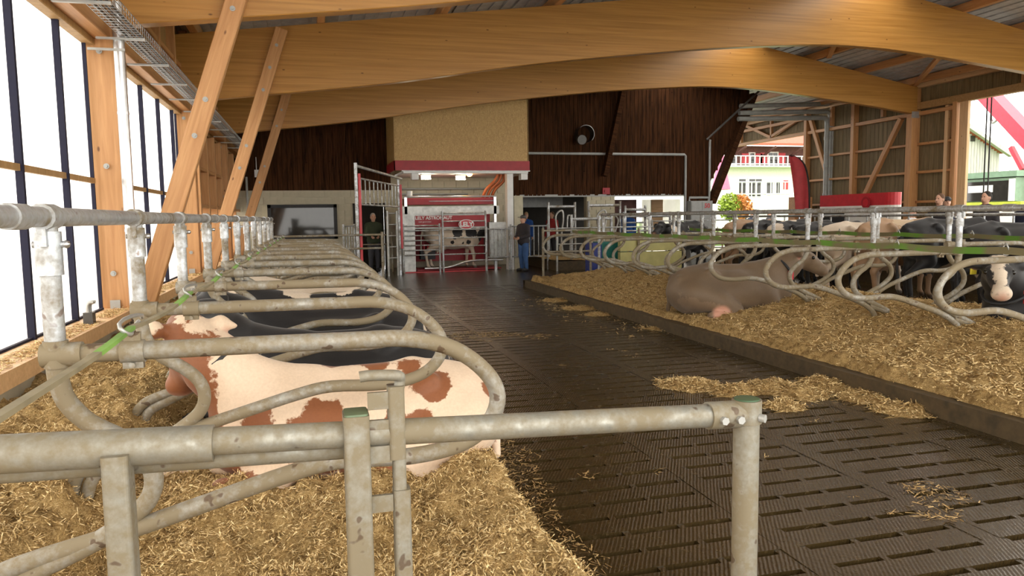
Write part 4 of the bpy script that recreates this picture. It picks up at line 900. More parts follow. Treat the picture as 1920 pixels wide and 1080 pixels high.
SP = [standing_prims((1.25, .05, .95), (.6, .1, -.75), .10), standing_prims((1.28, -.08, .85), (.6, -.1, -.75), -.07)]
for i, ((X, Y), lb, mt, pat) in enumerate(st):
    make_cow('cow', lb, mt, (X, Y, 0), random.uniform(-.10, .18), *SP[i % 2], pat, 1.0, random.uniform(.98, 1.04), 'standing cows', .03, standing=True)
prims, pts = standing_prims((1.25, 0, 1.30), (.9, .1, -.35), .08)
make_cow('cow', 'black cow seen side-on, standing far off behind the right rail', 'cow_black', (10.3, 19.3, 0), PI+.5, prims, pts, [(.9, .2, 1.2, .15), (-.9, 0, 1.0, .08)], 1.0, 1.0, 'standing cows', .035, standing=True)
make_cow('cow', 'white and black cow standing in the red milking robot, head to the right', 'cow_white', (4.15, 22.75, .04), 0, prims, pts, [(.12, -.3, 1.12, .17), (.55, -.22, 1.10, .19), (.95, -.1, 1.05, .24), (1.3, 0, 1.2, .3), (.45, -.28, .82, .07), (.30, -.3, .78, .06), (.0, -.33, .95, .06), (-.05, -.33, .80, .07), (.62, -.2, 1.35, .12), (-.35, 0, 1.42, .1)], 1.0, 1.0, 'standing cows', .022, standing=True)

# ============================================================ FAR END: GATES, MILKING ROBOT, PIPES
def path(name, mb_pts, r, mat, parent, n=8): return build(MB().tube(mb_pts, r, n), name, mat, parent)
# red entry frame
A0, A1 = Vector(PY(672, 480, 17.3)), Vector(PY(751, 500, 21.3)); A0.z = A1.z = 0
t = thing('entry_frame', 'tall steel entry frame with red edge strips and a short hanging grille', 'gate', A0)
zl, zr = 2.86, 2.74
for (p, z, w) in ((A0, zl, .075), (A1, zr, .065)): build(sqpost(MB(), p.x, p.y, w, w, 0, z), 'post', 'galv', t)
dv = (A1-A0).normalized()
for p, z0, z1 in ((A0+Vector((.075, 0, 0)), .1, 2.62), (A1+Vector((.06, 0, 0)), .75, 2.55)): build(sqpost(MB(), p.x, p.y-.03, .06, .05, z0, z1), 'red_strip', 'red', t)
path('top_tube', [A0+Vector((.02, 0, zl-.07)), A1+Vector((.1, .1, zr-.02))], .035, 'galv', t)
gr = path('grille_rail', [A0+Vector((.05, 0, 2.52)), A1+Vector((0, 0, 2.52))], .022, 'galv', t); path('grille_rail', [A0+Vector((.05, 0, 1.93)), A1+Vector((0, 0, 1.93))], .022, 'galv', t)
for i in range(1, 11): q = A0.lerp(A1, i/11); path('grille_bar', [q+Vector((0, 0, 1.93)), q+Vector((0, 0, 2.52))], .016, 'galv', t, 6)
def gate(name, lbl, p0, p1, z0, z1, bars, vertical, mat='galv', rr=.02, posts=True, cat='gate'):
    p0, p1 = Vector((*p0, 0)), Vector((*p1, 0)); t = thing(name, lbl, cat, p0)
    if posts:
        for q in (p0, p1): path('post', [q, q+Vector((0, 0, z1+.06))], .03, mat, t)
    if vertical:
        for z in (z0, z1): path('rail', [p0+Vector((0, 0, z)), p1+Vector((0, 0, z))], rr, mat, t)
        for i in range(1, bars): q = p0.lerp(p1, i/bars); path('bar', [q+Vector((0, 0, z0)), q+Vector((0, 0, z1))], rr*.75, mat, t, 6)
    else:
        for i in range(bars): z = z0+(z1-z0)*i/(bars-1); path('bar', [p0+Vector((0, 0, z)), p1+Vector((0, 0, z))], rr, mat, t, 6)
    return t
E2 = Vector(PX(505, 440, LX))
gate('cattle_gate', 'low gate of dirty rails crossing behind the far end of the left row', (-.9, 16.6), (1.5, 16.9), .95, 1.25, 2, False, 'galv_dirty', .025)
gate('cattle_gate', 'small galvanised bar gate beside the window under the dark boards', (.85, 21.8), (1.2, 22.6), .3, 1.4, 4, True)
gate('cattle_gate', 'narrow ladder-like steel gate left of the robot between the red strips', (2.02, 21.0), (2.3, 21.2), .5, 1.75, 5, False, 'steel_dull')
gate('cattle_gate', 'horizontal bar gate in front of the left half of the milking robot', (2.55, 21.9), (3.62, 21.9), .52, 1.38, 7, False)
gate('cattle_gate', 'horizontal bar gate in front of the standing white and black cow', (3.72, 21.9), (5.02, 21.9), .52, 1.74, 6, False)
gate('cattle_gate', 'vertical bar gate right of the robot, left half', (5.04, 21.9), (5.75, 21.9), .40, 1.25, 6, True)
gate('cattle_gate', 'vertical bar gate right of the robot in front of the man with cap', (5.8, 21.9), (6.9, 21.7), .40, 1.32, 8, True)
gate('cattle_gate', 'dirty low gate post and rails at the far corner of the right bed', (5.15, 16.55), (6.3, 16.5), .78, 1.27, 2, False, 'galv_dirty', .026)
gate('cattle_gate', 'two thin dirty rails across the dark passage doorway', (1.28, 22.6), (2.3, 22.6), .84, 1.12, 2, False, 'galv_dirty')
# tall rounded stall frames in front of the dark opening
def frame(lbl, x0, x1, Y, z, mid, inner=True):
    t = thing('crowd_frame', lbl, 'frame', (x0, Y, 0), 0, 'crowding frames')
    path('left_post', [(x0, Y, 0), (x0, Y, z)], .045, 'galv', t); path('right_post', [(x1, Y, 0), (x1, Y, z)], .045, 'galv', t); path('cross_bar', [(x0, Y, z-.14), (x1, Y, z-.14)], .045, 'galv', t)
    path('cross_bar', [(x0, Y, mid), (x1, Y, mid)], .028, 'galv', t)
    if inner:
        w = x1-x0; path('neck_tube', smooth_path([(x0+.25*w, Y-.15, .3), (x0+.28*w, Y-.15, 1.0), (x0+.22*w, Y-.15, 1.6), (x0+.45*w, Y-.15, 1.78), (x0+.5*w, Y-.15, 1.5), (x0+.42*w, Y-.15, .9), (x0+.5*w, Y-.15, .3)], 5), .03, 'steel_dull', t)
        path('neck_tube', smooth_path([(x0+.75*w, Y-.1, .3), (x0+.8*w, Y-.1, 1.0), (x0+.9*w, Y-.1, 1.45), (x0+.7*w, Y-.1, 1.62), (x0+.66*w, Y-.1, 1.2)], 5), .03, 'steel_dull', t)
    return t
frame('tall galvanised crowding frame left of the other in the dark opening', 7.35, 8.25, 23.0, 2.05, 1.2)
frame('tall galvanised crowding frame right of the other in the dark opening', 8.80, 9.91, 23.20, 2.08, 1.21)
frame('lower galvanised frame standing before the two tall crowding frames', 7.6, 8.9, 21.5, 1.65, 1.1, False)
frame('tall galvanised frame with rounded top right of the block pier', 10.27, 11.01, 23.60, 1.93, 1.35, False)
frame('wide galvanised frame behind the right rows near the dark opening', 9.86, 11.54, 22.80, 1.71, 1.09, False)
gate('cattle_gate', 'long low gate of horizontal tubes before the dark opening', (6.9, 20.8), (10.4, 20.8), .55, 1.25, 4, False, 'steel_dull')
gate('cattle_gate', 'white-grey barrier of horizontal tubes right of the block pier', (10.6, 22.2), (14.4, 22.2), .5, 1.40, 3, False, 'galv')
kr = struct(box((6.9, 20.95, 0), (10.4, 24.4, .27)), 'floor_step', 'kerb')
o = bed('straw_bedding', 'low patch of straw on the raised step before the dark opening', lambda x, y: .30+.04*fbm(x, y, 3), 6.95, 10.3, np.arange(21.0, 24.3, .15), .15); o['category'] = 'bedding'
# milking robot
t = thing('milking_robot', 'red and steel milking robot with a white and black cow inside', 'machine', (4.0, 23.0, 0))
build(box((2.56, 22.05, 0), (2.92, 23.5, 1.72)), 'end_cabinet', 'steel_dull', t)
build(box((2.92, 23.35, .25), (5.5, 23.45, 1.70)), 'back_panel', 'red_dark', t)
cb = build(box((2.5, 22.3, 1.70), (5.55, 22.5, 1.95)), 'cross_beam', 'steel_dull', t); build(box((3.2, 22.28, 1.78), (4.9, 22.3, 1.90)), 'beam_cover', 'steel_dull', cb)
cn = build(box((2.72, 22.35, 2.0), (5.38, 23.3, 2.2)), 'canopy', 'red_dark', t); path('canopy_edge', [(2.66, 22.3, 2.24), (5.45, 22.3, 2.24)], .022, 'steel', t)
path('canopy_strip', [(3.4, 22.33, 2.1), (5.38, 22.33, 2.1)], .014, 'steel', cn)
for xx in (2.70, 5.42): build(box((xx-.04, 22.3, 0), (xx+.04, 22.4, 2.24)), 'post', 'steel', t)
build(box((3.0, 22.35, .02), (5.6, 23.3, .06)), 'floor_plate', 'red_dark', t); build(box((2.55, 21.95, 0), (5.05, 22.0, .03)), 'red_edge', 'red', t)
build(box((2.72, 22.36, 1.28), (5.15, 22.42, 1.70)), 'side_panel', 'steel_dull', t)
sp = build(box((2.92, 22.28, 1.33), (5.16, 22.34, 1.67)), 'sign_panel', 'red_dark', t)
F4 = Matrix.Rotation(PI/2, 4, 'X')
def place(x, y, z): m_ = F4.copy(); m_.translation = (x, y, z); return m_
text('lettering', 'LELY ASTRONAUT', .135, 'white', sp, place(3.52, 22.274, 1.60), .003, .003)
text('lettering', 'next generation', .06, 'white', sp, place(3.25, 22.274, 1.49), .002)
def oval(cx, cz, a, b_, Y, th): n = 28; return MB().prism([(cx+a*math.cos(2*PI*i/n), cz+b_*math.sin(2*PI*i/n)) for i in range(n)], 'y', Y, Y+th)
sg = thing('oval_sign', 'oval red sign with white border and letters hung on the bar gate', 'sign', (4.42, 21.84, 1.2))
ov = build(oval(4.42, 1.40, .235, .145, 21.83, .02), 'border', 'white', sg); build(oval(4.42, 1.40, .215, .125, 21.82, .02), 'plate', 'red', ov); text('lettering', 'LELY', .19, 'white', ov, place(4.42, 21.815, 1.395), .003, .008)
for dx in (.0, .14, .28): path('milk_hose', smooth_path([(5.1+dx, 22.6, 2.2), (5.2+dx, 22.5, 2.45), (5.45+dx, 22.45, 2.7), (5.6+dx*.6, 22.45, 2.95)], 4), .05, 'orange', t)
rm = build(box((3.15, 22.6, .35), (3.6, 22.9, .62)), 'milking_arm', 'black', t)
for dx in (0, .12): build(MB().tube([(3.25+dx, 22.62, .6), (3.25+dx, 22.62, .82)], .03, 8), 'teat_cup', 'red', rm)
build(box((5.2, 22.2, .35), (5.24, 23.0, 1.45)).box((5.2, 22.18, .35), (5.95, 22.2, 1.45)), 'clear_panel', 'steel_dull', t)
path('frame_tube', smooth_path([(3.2, 22.2, 0.1), (3.9, 22.15, .12), (4.6, 22.15, .3), (5.6, 22.15, .3)], 4), .03, 'steel', t)
build(MB().tube([(2.8, 22.2, 2.26), (2.8, 22.2, 2.40)], .09, 12), 'beacon_base', 'white', t)
for px, py in ((799, 333), (864, 334)):
    p = Vector(PY(px, py, 22.2)); l = thing('flood_lamp', 'glowing rectangular flood lamp under the loft, '+('left of the two' if px < 830 else 'right, beside the orange heat lamp'), 'lamp', p, 0, 'flood lamps')
    build(box((p.x-.15, p.y-.02, p.z+.06), (p.x+.15, p.y+.14, p.z+.12)), 'housing', 'steel_dull', l); ln = MB().prism([(p.y-.06, p.z-.05), (p.y+.10, p.z-.05), (p.y+.12, p.z+.06), (p.y-.02, p.z+.06)], 'x', p.x-.13, p.x+.13); build(ln, 'lens', 'lamp', l)
    build(box((p.x-.02, p.y+.03, p.z+.12), (p.x+.02, p.y+.06, 2.90)), 'bracket', 'white', l)
p = Vector(PY(880, 325, 22.15)); l = thing('heat_lamp', 'round orange glowing heat lamp beside the right flood lamp', 'lamp', p); build(MB().ball((p.x, p.y, p.z), .10, 12, 8), 'bulb', 'lamp_orange', l); build(MB().tube([(p.x, p.y, p.z+.08), (p.x, p.y, 2.9)], .035, 8), 'stem', 'white', l)
for i, (z, x0, x1) in enumerate(((2.55, 2.8, 5.7), (2.38, 2.7, 5.0))): o = path('wall_pipe', [(x0, 24.4, z), (x1, 24.4, z)], .03, 'pipe_grey', None); tag(o, 'thin grey pipe along the milking room wall, '+('upper' if i == 0 else 'lower'), 'pipe')
# pipes and fittings on the dark wall
o = path('wall_pipe', [(6.4, YR-.1, kz(4.2)), (kx(15.78), YR-.1, kz(4.2)), (kx(15.84), YR-.1, kz(4.14)), (kx(15.84), YR-.1, .1)], .045, 'plastic_grey', None, 10); tag(o, 'pale pipe running across the dark board wall and turning down at the right', 'pipe')
o = path('wall_pipe', [(kx(17.0), YR-.12, 0), (kx(17.0), YR-.12, kz(4.75)), (kx(17.02), YR-.12, kz(4.85))], .04, 'plastic_grey', None, 10); tag(o, 'thin pale vertical pipe at the right end of the dark board wall', 'pipe')
o = path('steel_strut', [PY(1325, 262, 24.3), PY(1424, 170, 24.2)], .04, 'pipe_dark', None, 8); tag(o, 'thin dark steel strut rising right from the end of the dark wall', 'strut')
o = timber('dark_brace', PY(1133, 330, 24.3), PY(1172, 150, 24.3), .28, .16, 'board_dark'); tag(o, 'dark slanting brace standing out from the dark board wall', 'beam')
FX, FZ = kx(11.1), kz(4.98)
f = thing('wall_fan', 'round dark fan outlet with a pale rim on the dark board wall', 'fan', (FX, YR-.1, FZ-.3))
build(MB().tube([(FX, YR-.02, FZ), (FX, YR-.4, FZ)], .29, 24, False), 'duct_ring', 'pipe_dark', f); build(MB().tube([(FX-.22, YR-.4, FZ-.2), (FX-.22, YR-.6, FZ-.22)], .16, 18), 'motor', 'pipe_dark', f)
rim = [(FX+.295*math.cos(a), YR-.4, FZ+.295*math.sin(a)) for a in np.linspace(-.8, 2.3, 16)]; path('rim', rim, .010, 'steel', f, 6)
o = build(box((kx(11.98), YR-.10, LZ+.04), (kx(12.3), YR-.03, LZ+.26)).box((kx(12.05), YR-.14, LZ+.1), (kx(12.2), YR-.10, LZ+.2)), 'alarm_box', 'red_dark'); tag(o, 'small dark red alarm box above the block pier', 'box')
c = thing('electric_cabinet', 'grey electric cabinet with red marks at the end of the dark wall', 'cabinet', (kx(16.45), YR-.3, .9))
for a, b in ((15.98, 16.47), (16.49, 16.98)): d_ = build(box((kx(a), YR-.38, .95), (kx(b), YR-.36, 2.04)), 'door', 'plastic_grey', c)
build(box((kx(15.95), YR-.36, .0), (kx(17.0), YR-.06, 2.08)), 'body', 'plastic_grey', c); text('warning_mark', '50', .22, 'red', c, place(kx(16.72), YR-.39, 1.90), .002, .006)
path('conduit', [(kx(15.98), YR-.2, 2.08), (kx(15.98), YR-.2, 2.2), (kx(16.9), YR-.2, 2.2), (kx(16.9), YR-.2, 2.08)], .04, 'plastic_grey', c)
# three big grey pipes
for i, (a, e, lb) in enumerate((((1388, 199), (1562, 195), 'outermost'), ((1386, 212), (1557, 209), 'middle'), ((1384, 223), (1551, 221), 'innermost'))):
    p, q = Vector(PY(*a, 24.3)), Vector(PY(*e, 24.3)); r_ = .16; pts_ = [p, q+Vector((-r_, 0, 0)), q+Vector((-r_*.3, 0, -r_*.25)), q+Vector((0, 0, -r_)), Vector((q.x, q.y, .9))]
    t = thing('drain_pipe', 'big grey pipe bending down before the right board wall, %s of three' % lb, 'pipe', (q.x, q.y, .9), 0, 'grey pipes'); path('pipe', pts_, .085, 'pipe_grey', t, 12)
    for z in (2.2, 3.3, 4.3): path('socket', [(q.x, q.y, z), (q.x, q.y, z+.12)], .10, 'pipe_grey', t, 12)
    path('valve', [(q.x, q.y, 1.55), (q.x, q.y, 1.85)], .11, 'pipe_dark', t, 10)
# downpipe and cable tray at the left
t = thing('downpipe', 'shiny steel downpipe in front of the first timber column', 'pipe', (-1.865, 8.72, .6))
path('pipe', [(-1.865, 8.72, .3), (-1.865, 8.72, 3.86)], .055, 'steel', t, 20)
for z in (1.5, 2.72): path('joint_ring', [(-1.865, 8.72, z), (-1.865, 8.72, z+.03)], .059, 'steel', t, 20)
build(box((-2.15, 8.66, 3.36), (-1.80, 8.68, 3.385)), 'bracket', 'steel_dull', t)
t = thing('cable_tray', 'wire mesh cable tray hung along the left wall below the plate', 'cable tray', (-1.72, 6, 3.5))
for dx, dz in ((-.11, .1), (-.11, 0), (-.055, 0), (0, 0), (.055, 0), (.11, 0), (.11, .1), (.11, .05), (-.11, .05)): path('long_wire', [(-1.72+dx, 4, 3.50+dz), (-1.72+dx, 22, 3.50+dz)], .004, 'tray', t, 4)
mb = MB()
for y in np.arange(4, 22, .1): mb.tube([(-1.83, y, 3.60), (-1.83, y, 3.496), (-1.61, y, 3.496), (-1.61, y, 3.60)], .0035, 4, False)
build(mb, 'cross_wires', 'tray', t, 'stuff')
for y in np.arange(4.6, 22, 1.35): build(box((-2.06, y-.02, 3.47), (-1.60, y+.02, 3.49)), 'bracket', 'steel_dull', t)
mb = MB()
for k in range(4): mb.tube([(-1.79+.045*k, 4, 3.515), (-1.78+.045*k, 10, 3.52), (-1.8+.05*k, 16, 3.515), (-1.79+.045*k, 22, 3.515)], .013, 6)
build(mb, 'cable_bundle', 'pipe_dark', t)
g = Vector(PX(168, 600, -2.02)); t = thing('sill_fitting', 'small dark two-pronged fitting standing on the dusty window sill', 'fitting', (g.x, g.y, .67))
build(box((g.x-.04, g.y-.05, .67), (g.x+.04, g.y+.05, .78)), 'body', 'pipe_dark', t)
for dy in (-.03, .03): build(MB().tube(smooth_path([(g.x, g.y+dy, .77), (g.x, g.y+dy, .84), (g.x+.02, g.y+dy, .87), (g.x+.05, g.y+dy, .87)], 3), .018, 8), 'prong', 'steel_dull', t)
t = thing('wall_lamp', 'small white electrical box with cable hanging on the dark boards', 'box', (-1.55, YL-.1, 2.9)); build(box((-1.62, YL-.1, 2.9), (-1.5, YL-.03, 3.12)), 'housing', 'white', t); path('cable', [(-1.56, YL-.07, 3.12), (-1.56, YL-.07, 3.5)], .012, 'white', t, 6)
o = path('wall_pipe', [(-1.85, 23.8, .3), (-1.85, 23.8, 2.9)], .035, 'plastic_grey', None, 8); tag(o, 'white vertical pipe at the far left corner between the braces', 'pipe')
# panels and bin behind the right rows
t = thing('feed_barrier', 'pale green two-part panel barrier behind the far right dividers', 'panel', (7.75, 15.9, .2))
for a, b in ((.3, .72), (.74, 1.12)): build(box((7.1, 16.6, a), (8.72, 16.75, b)), 'panel', 'yellow_wall', t)
path('post', [(7.55, 16.55, .2), (7.55, 16.55, 1.3)], .035, 'galv_dirty', t)
t = thing('plastic_bin', 'teal plastic bin with a dark blue side beyond the right bed', 'bin', (6.9, 17.4, 0))
build(box((6.62, 17.2, .02), (6.86, 17.7, .93)), 'side', 'blue', t); build(MB().prism([(6.88, .02), (7.5, .02), (7.55, .92), (6.86, .92)], 'y', 17.2, 17.7), 'tub', 'teal', t); build(box((6.84, 17.17, .90), (7.58, 17.73, .95)), 'rim', 'teal', t); build(box((7.2, 17.17, .05), (7.23, 17.2, .9)), 'rib', 'teal', t)
t = thing('end_post', 'galvanised end post at the far end of the right front rail', 'post', (6.32, 16.0, 0)); path('tube', [(6.32, 16.0, 0), (6.32, 16.0, 1.6)], .032, 'galv', t)
# feed rail behind standing cows
t = thing('feed_rail', 'feed rail with many upright stall posts behind the standing cows', 'rail', (12.3, 5, 0))
for z in (1.52, .55): path('rail', [(12.3, 4.5, z), (12.3, 20.5, z)], .03, 'galv', t)
for y in np.arange(4.6, 20.5, .62): path('post', [(12.3, y, 0), (12.3+.0, y, 1.52)], .022, 'galv', t, 6)
struct(box((12.2, 4, 0), (12.4, 21, .5)), 'trim_4', 'kerb')
struct(box((12.45, 4, 0), (18.3, 16.2, .15)), 'floor_walkway', 'kerb')
# info counter and feather flag
ka, kb_ = Vector((15.2, 20.0, 0)), Vector((15.0, 16.95, 0))
t = thing('info_counter', 'red and white exhibition counter wall with an emblem behind the cows', 'counter', ka)
d = (kb_-ka); n_ = 14; outl = [(ka.x, ka.y)]+[(kb_.x+.18*(1-math.cos(a)), kb_.y-.22*math.sin(a)) for a in np.linspace(0, PI, 8)]+[(ka.x+.36, ka.y)]
build(MB().prism(outl[::-1], 'z', .05, 1.78), 'wall', 'render_white', t); build(MB().prism(outl[::-1], 'z', 1.78, 2.12), 'red_band', 'red', t)
em = build(MB().tube([(14.99, 17.75, 1.86), (14.97, 17.75, 1.86)], .17, 20), 'emblem', 'red_dark', t); build(MB().tube([(14.975, 17.75, 1.86), (14.96, 17.75, 1.86)], .10, 20), 'emblem_centre', 'red', em)
build(box((15.05, 18.7, 1.25), (14.98, 19.7, 1.62)), 'screen', 'black', t)
p = Vector((17.6, 24.1, 0)); t = thing('feather_flag', 'curved red feather flag with black edge by the far right doorway', 'flag', p)
edge = smooth_path([PY(1517, 398, 24.1), PY(1516, 350, 24.1), PY(1510, 315, 24.1), PY(1498, 298, 24.1), PY(1480, 291, 24.1)], 5)
inner = smooth_path([PY(1494, 398, 24.1), PY(1489, 360, 24.1), PY(1484, 330, 24.1), PY(1480, 305, 24.1), PY(1479, 292, 24.1)], 5)
vs = []; 
for i, (a, b) in enumerate(zip(edge, inner)):
    for k in range(7): q = a.lerp(b, k/6); vs.append((q.x, q.y+.04*math.sin(k*1.3+i*.25), q.z))
mb = MB(); fs = []
for i in range(len(edge)-1):
    for k in range(6): fs.append((i*7+k, i*7+k+1, i*7+k+8, i*7+k+7))
mb.add(vs+[(x, y+.006, z) for x, y, z in vs], fs+[tuple(j+len(vs) for j in q[::-1]) for q in fs], True); build(mb, 'cloth', 'flag', t); path('pole', [(edge[0].x+.02, 24.1, 0)]+[q+Vector((.02, 0, 0)) for q in edge], .03, 'black', t)
build(box((17.2, 23.9, 0), (18.1, 24.3, .06)), 'base', 'black', t)
t = thing('wood_crate', 'tall plain wooden crate between the red flag and the grey pipes', 'crate', (18.2, 25.0, 0)); build(box((17.75, 24.8, 0), (18.5, 25.2, 2.2)), 'body', 'timber', t); build(box((17.72, 24.77, 1.6), (18.53, 24.8, 1.68)), 'batten', 'timber_pale', t)

# ============================================================ PEOPLE
person('older grey-haired man in a dark green jacket standing in the passage doorway', (1.80, 23.2, 0), .1, 'coat_green', 'trousers_grey', 'hair_grey', 'hold')
mc = person('man with a cap and dark jacket and blue jeans beside the milking room pillar', (6.02, 21.3, 0), -1.1, 'coat_dark', 'jeans', 'hair_brown', 'hold', cap='pipe_dark')
mc.scale = (.96, .96, .93)
person('person in bright blue overalls standing right of the block pier', (11.3, 25.7, 0), 2.6, 'coat_blue', 'coat_blue', 'hair_dark')
person('dark-haired man with glasses walking behind the cows, left of the doorway post', (13.9, 14.1, 0), -1.4, 'coat_dark', 'trousers_grey', 'hair_brown')
person('shorter person in a dark cap beside the doorway post behind the cows', (15.2, 15.2, -.12), -.5, 'coat_navy', 'trousers_grey', 'hair_dark', cap='black')
person('dark-haired man in a black coat in front of the bright doorway', (13.6, 12.6, 0), -1.5, 'coat_dark', 'trousers_grey', 'hair_dark')
person('bald light-haired man at the right in front of the bright doorway', (14.4, 12.3, -.06), -1.3, 'coat_navy', 'jeans', 'hair_blond')
person('person in a pale coat with a white cap standing by the right wall post', (16.8, 18.0, -.1), .2, 'coat_white', 'trousers_grey', 'hair_grey', cap='white')
for i, (x, y, c1, c2, lb) in enumerate(((21.5, 33.5, 'coat_navy', 'jeans', 'far visitor in a navy coat outside the wide far doorway'), (22.6, 31, 'coat_white', 'jeans', 'far visitor in a white top outside the wide far doorway'), (20.6, 28.6, 'coat_red', 'trousers_grey', 'far visitor in a red jacket outside the wide far doorway'), (23.5, 35, 'coat_dark', 'trousers_grey', 'far visitor in a black coat near the autumn shrub'),
                                    (8.5, 26.2, 'coat_red', 'trousers_grey', 'person in a red jacket in the room behind the steel frames'), (7.6, 26.5, 'coat_blue', 'jeans', 'person in a blue top in the room behind the steel frames'))):
    person(lb, (x, y, -.1 if x > 19 else 0), random.uniform(-1, 1), c1, c2, random.choice(['hair_dark', 'hair_brown', 'hair_blond']), far=True)

# ============================================================ OUTSIDE
HY = 70.0
def H(x, y, d=0): return Vector(PY(x, y, HY-d))
t = thing('farmhouse', 'large white house with brown upper floor, red shutters and balcony beyond the far doorway', 'house', (46, HY, 0))
x0, x1 = 36.0, 58.0; zb = H(1400, 312).z; zt = H(1400, 275).z
build(box((x0, HY, 0), (x1, HY+8, zb)), 'lower_wall', 'render_white', t); build(box((x0, HY+1.2, zb), (x1, HY+8, zt+.2)), 'upper_wall', 'brown_wall', t)
build(MB().add([(x0-1, HY-1.6, zt), (x1+1, HY-1.6, zt), (x1+1, HY+6, zt+4.4), (x0-1, HY+6, zt+4.4), (x0-1, HY-1.6, zt+.25), (x1+1, HY-1.6, zt+.25), (x1+1, HY+6, zt+4.65), (x0-1, HY+6, zt+4.65)], [(0, 3, 2, 1), (4, 5, 6, 7), (0, 1, 5, 4), (1, 2, 6, 5), (2, 3, 7, 6), (3, 0, 4, 7)]), 'roof', 'roof_tile', t)
bl = build(box((x0, HY-1.6, zb-.15), (x1, HY+1.2, zb)), 'balcony', 'render_white', t)
for z in (zb+.15, zb+.95): path('balcony_rail', [(x0, HY-1.5, z), (x1, HY-1.5, z)], .05, 'white', bl)
for i in range(36): build(box((x0+1+i*.55, HY-1.55, zb), (x0+1.08+i*.55, HY-1.45, zb+.95)), 'baluster', 'white', bl)
for px in (1385, 1440, 1492): q = H(px, 276); timber('roof_bracket', (q.x-.1, HY+1.1, zt-1.0), (q.x, HY-1.4, zt-.1), .18, .18, 'brown_wall', t)
def win(px0, py0, px1, py1, depth, n, shut=False):
    a, b = H(px0, py1), H(px1, py0); yy = HY+depth; w = thing_part = build(box((a.x-.12, yy-.08, a.z-.1), (b.x+.12, yy, b.z+.12)), 'window_frame', 'white', t)
    for i in range(n): ww = (b.x-a.x)/n; build(box((a.x+i*ww+.05, yy-.12, a.z), (a.x+(i+1)*ww-.05, yy-.08, b.z)), 'pane', 'glass_dark', w)
    if shut:
        for s in ((a.x-.95, a.x-.15), (b.x+.15, b.x+.95)): build(box((s[0], yy-.1, a.z), (s[1], yy-.02, b.z)), 'shutter', 'red', t)
win(1452, 285, 1470, 306, 1.2, 2, True); win(1417, 286, 1426, 306, 1.2, 1, True); win(1362, 288, 1374, 306, 1.2, 2); win(1382, 288, 1391, 306, 1.2, 1)
win(1384, 336, 1398, 368, 0, 1); win(1403, 336, 1428, 368, 0, 2); win(1436, 340, 1448, 364, 0, 1, False); win(1453, 340, 1464, 362, 0, 2, False)
build(box((H(1476, 0).x, HY-.1, H(0, 362).z), (H(1484, 0).x, HY, H(0, 340).z)), 'red_panel', 'red', t)
tr = thing('terrace_rail', 'white terrace railing before the ground floor windows of the house', 'railing', (45, HY-3, 0)); z0 = H(0, 368).z
for z in (z0-.3, z0+.9): path('rail', [(41, HY-3, z), (52, HY-3, z)], .06, 'white', tr)
for i in range(20): build(box((41.2+i*.55, HY-3.04, .0), (41.28+i*.55, HY-2.96, z0+.9)), 'baluster', 'white', tr)
def leafy(name, lbl, c, r, n, mats, size):
    t = thing(name, lbl, 'shrub', (c[0], c[1], -.1)); path('stem', [(c[0], c[1], -.1), (c[0], c[1], c[2])], .05, 'brown_wall', t)
    for k, mt in enumerate(mats):
        u = RNG.normal(size=(n, 3)); u /= np.linalg.norm(u, axis=1)[:, None]; rad = RNG.random(n)**.4; q = u*rad[:, None]*np.array(r)+np.array(c)+np.array([(k-.5)*r[0]*.9, 0, 0]); a = RNG.normal(size=(n, 3))*size; b = RNG.normal(size=(n, 3))*size
        V = np.stack([q-a, q-b, q+a, q+b], 1).reshape(-1, 3); me = bpy.data.meshes.new('leaves'); me.from_pydata(V-np.array([c[0], c[1], -.1]), [], [(4*i, 4*i+1, 4*i+2, 4*i+3) for i in range(n)]); o = link('leaves', me, mt, t); o['kind'] = 'stuff'
leaf1 = flat('leaf_green', (.22, .30, .03), .8, var=.4); leaf2 = flat('leaf_orange', (.50, .20, .05), .8, var=.4)
q = Vector(PY(1378, 388, 42)); leafy('autumn_shrub', 'round shrub with green and orange autumn leaves before the white house', (q.x, 42, q.z), (.8, .6, .85), 900, [leaf1, leaf2], .06)
o = build(box((19.5, 36, -.1), (60, 43, -.04)), 'lawn', 'grass'); tag(o, 'strip of bright lawn in front of the house', 'lawn', kind='stuff')
# canopy cloth (pink) and old barn
q = Vector(PY(1352, 330, 60)); t = thing('parasol', 'closed pink parasol beside the left corner of the white house', 'parasol', (q.x, 60, 0)); build(MB().tube([(q.x, 60, q.z+2.2), (q.x, 60, q.z-1.2)], .15, 12, True, .85), 'cloth', flat('pink_cloth', (.6, .15, .25), .8), t); path('pole', [(q.x, 60, 0), (q.x, 60, q.z-1)], .05, 'white', t)
BY = 44.0
def Bp(x, y): return Vector(PY(x, y, BY))
pk, ev = Bp(1812, 243), Bp(1884, 292)
t = thing('old_barn', 'old grey board barn gable with a sloping roof edge beyond the doorway', 'building', (pk.x, BY, -.05))
xa, xb = pk.x-3.6, Bp(1873, 300).x; sl = (pk.z-ev.z)/(ev.x-pk.x)
def bz(x): return pk.z-sl*(x-pk.x)
for i in range(26):
    a = xa+(xb-xa)*i/26; b = xa+(xb-xa)*(i+1)/26; build(box((a+.015, BY-.04, -.05), (b-.015, BY+.05, bz((a+b)/2)-.12)), 'board', 'barn_board', t)
build(box((xb-.05, BY+.05, -.05), (xb+.05, BY+9, bz(xb)-.2)), 'side_wall', 'brown_wall', t)
timber('roof_edge', (xa, BY-.5, bz(xa)), (ev.x, BY-.5, ev.z), .3, .28, 'barn_board', t)
build(MB().add([(xa, BY-.6, bz(xa)+.16), (ev.x, BY-.6, ev.z+.16), (ev.x, BY+9, ev.z+.16), (xa, BY+9, bz(xa)+.16)], [(0, 1, 2, 3)]), 'roof', 'roof_tile', t)
